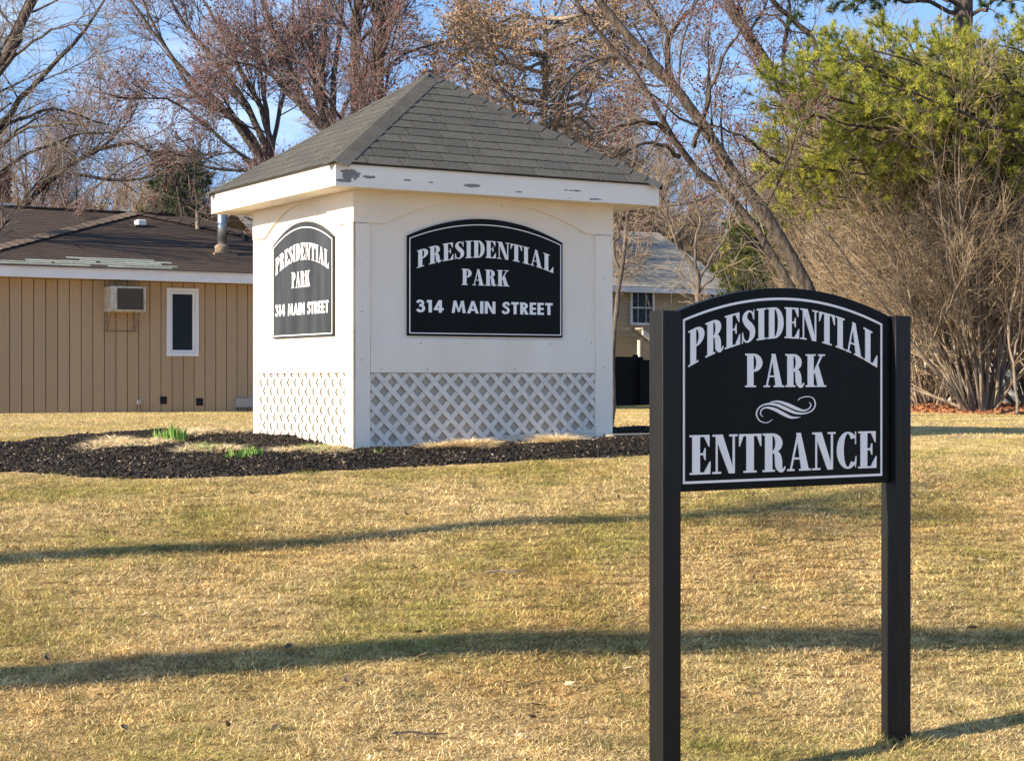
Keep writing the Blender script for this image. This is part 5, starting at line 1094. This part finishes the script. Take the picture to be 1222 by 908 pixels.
for gx_, gy_, lb in ((ex_, ey_, 'left'), (ex_ + .848 * 1.319, ey_ + .53 * 1.319, 'right')):
    cx_, cy_ = gx_ + .848 * PW / 2 - .53 * PW / 2, gy_ + .53 * PW / 2 + .848 * PW / 2; n = 420; a = rng.uniform(0, 6.283, n); rd = .055 + np.abs(rng.normal(0, .05, n)); bx, by = cx_ + np.cos(a) * rd * 1.2, cy_ + np.sin(a) * rd * 1.2
    V, f, rv = blades(np.stack([bx, by, H(bx, by) - .01], -1), rng.uniform(.03, .085, n), rng.uniform(.003, .006, n), rng.uniform(.2, 1.6, n), rng.uniform(0, 1, n), 3)
    tag(npmesh('grass', V, f, MT['grass'], rnd=rv), 'longer uncut grass round the foot of the ' + lb + ' post of the entrance sign', 'grass', kind='stuff')
# litter on the lawn
def leaf_mesh():
    v = [(-.04, 0, .004), (-.015, .02, .016), (.02, .017, .010), (.045, 0, .020), (.018, -.018, .012), (-.018, -.02, .004), (0, 0, .002)]
    v2 = [(x, y, z - .0012) for x, y, z in v]
    return v + v2, [(0, 6, 1), (1, 6, 2), (2, 6, 3), (3, 6, 4), (4, 6, 5), (5, 6, 0)] + [(7, 8, 13), (8, 9, 13), (9, 10, 13), (10, 11, 13), (11, 12, 13), (12, 7, 13)] + [(a, b_, b_ + 7, a + 7) for a, b_ in ((0, 1), (1, 2), (2, 3), (3, 4), (4, 5), (5, 0))]
lv_, lf_ = leaf_mesh(); pale = mesh('dead_leaf', lv_, lf_, MT['leaf']); dark = mesh('dead_leaf', lv_, lf_, MT['darkleaf'])
tag(pale, 'pale curled dead leaf lying on the lawn', 'leaf', 'pale dead leaves on the lawn'); tag(dark, 'dark dead leaf lying on the lawn', 'leaf', 'dark dead leaves on the lawn')
first = {id(pale): True, id(dark): True}
for src, pts in ((pale, [(850, 888), (978, 860), (818, 608), (1012, 645), (1172, 675), (876, 718), (1038, 748), (912, 733), (863, 853), (600, 690), (680, 825), (274, 830), (282, 646), (214, 743), (175, 741), (160, 700), (618, 886), (1205, 692), (1100, 726), (505, 790), (445, 815), (575, 612), (240, 602), (700, 872), (750, 806), (470, 905)]),
                 (dark, [(895, 669), (836, 643), (925, 651), (836, 781), (484, 620), (495, 684), (15, 806), (272, 874), (640, 850), (545, 812), (345, 780), (1110, 622)] + [(float(rng.uniform(5, 1215)), float(rng.uniform(590, 900))) for _ in range(26)])):
    for px, py in pts:
        o = src if first[id(src)] else src.copy()
        if not first[id(src)]: C.objects.link(o)
        first[id(src)] = False; p = ground(px, py); s = rng.uniform(.35, .85); o.location = (p[0], p[1], p[2] + .035); o.rotation_euler = (rng.normal(0, .4), rng.normal(0, .4), rng.uniform(0, 6.28)); o.scale = (s, s, s)
for px, py, lab in ((604, 691, 'short pale stick lying on the lawn below the kiosk'), (500, 887, 'dark twig lying on the lawn at the bottom of the photo')):
    p = ground(px, py); o = MB().tube([(-.12, 0, 0), (-.04, .01, .008), (.05, -.005, .004), (.13, .012, .01)], [.006, .007, .006, .003], 6).tube([(.03, 0, .005), (.07, .03, .012)], [.004, .002], 5).build('stick', MT['bark_light'] if py < 800 else MT['bark_dark'])
    o.location = (p[0], p[1], p[2] + .04); o.rotation_euler = (0, 0, rng.uniform(-.4, .4)); tag(o, lab, 'stick')
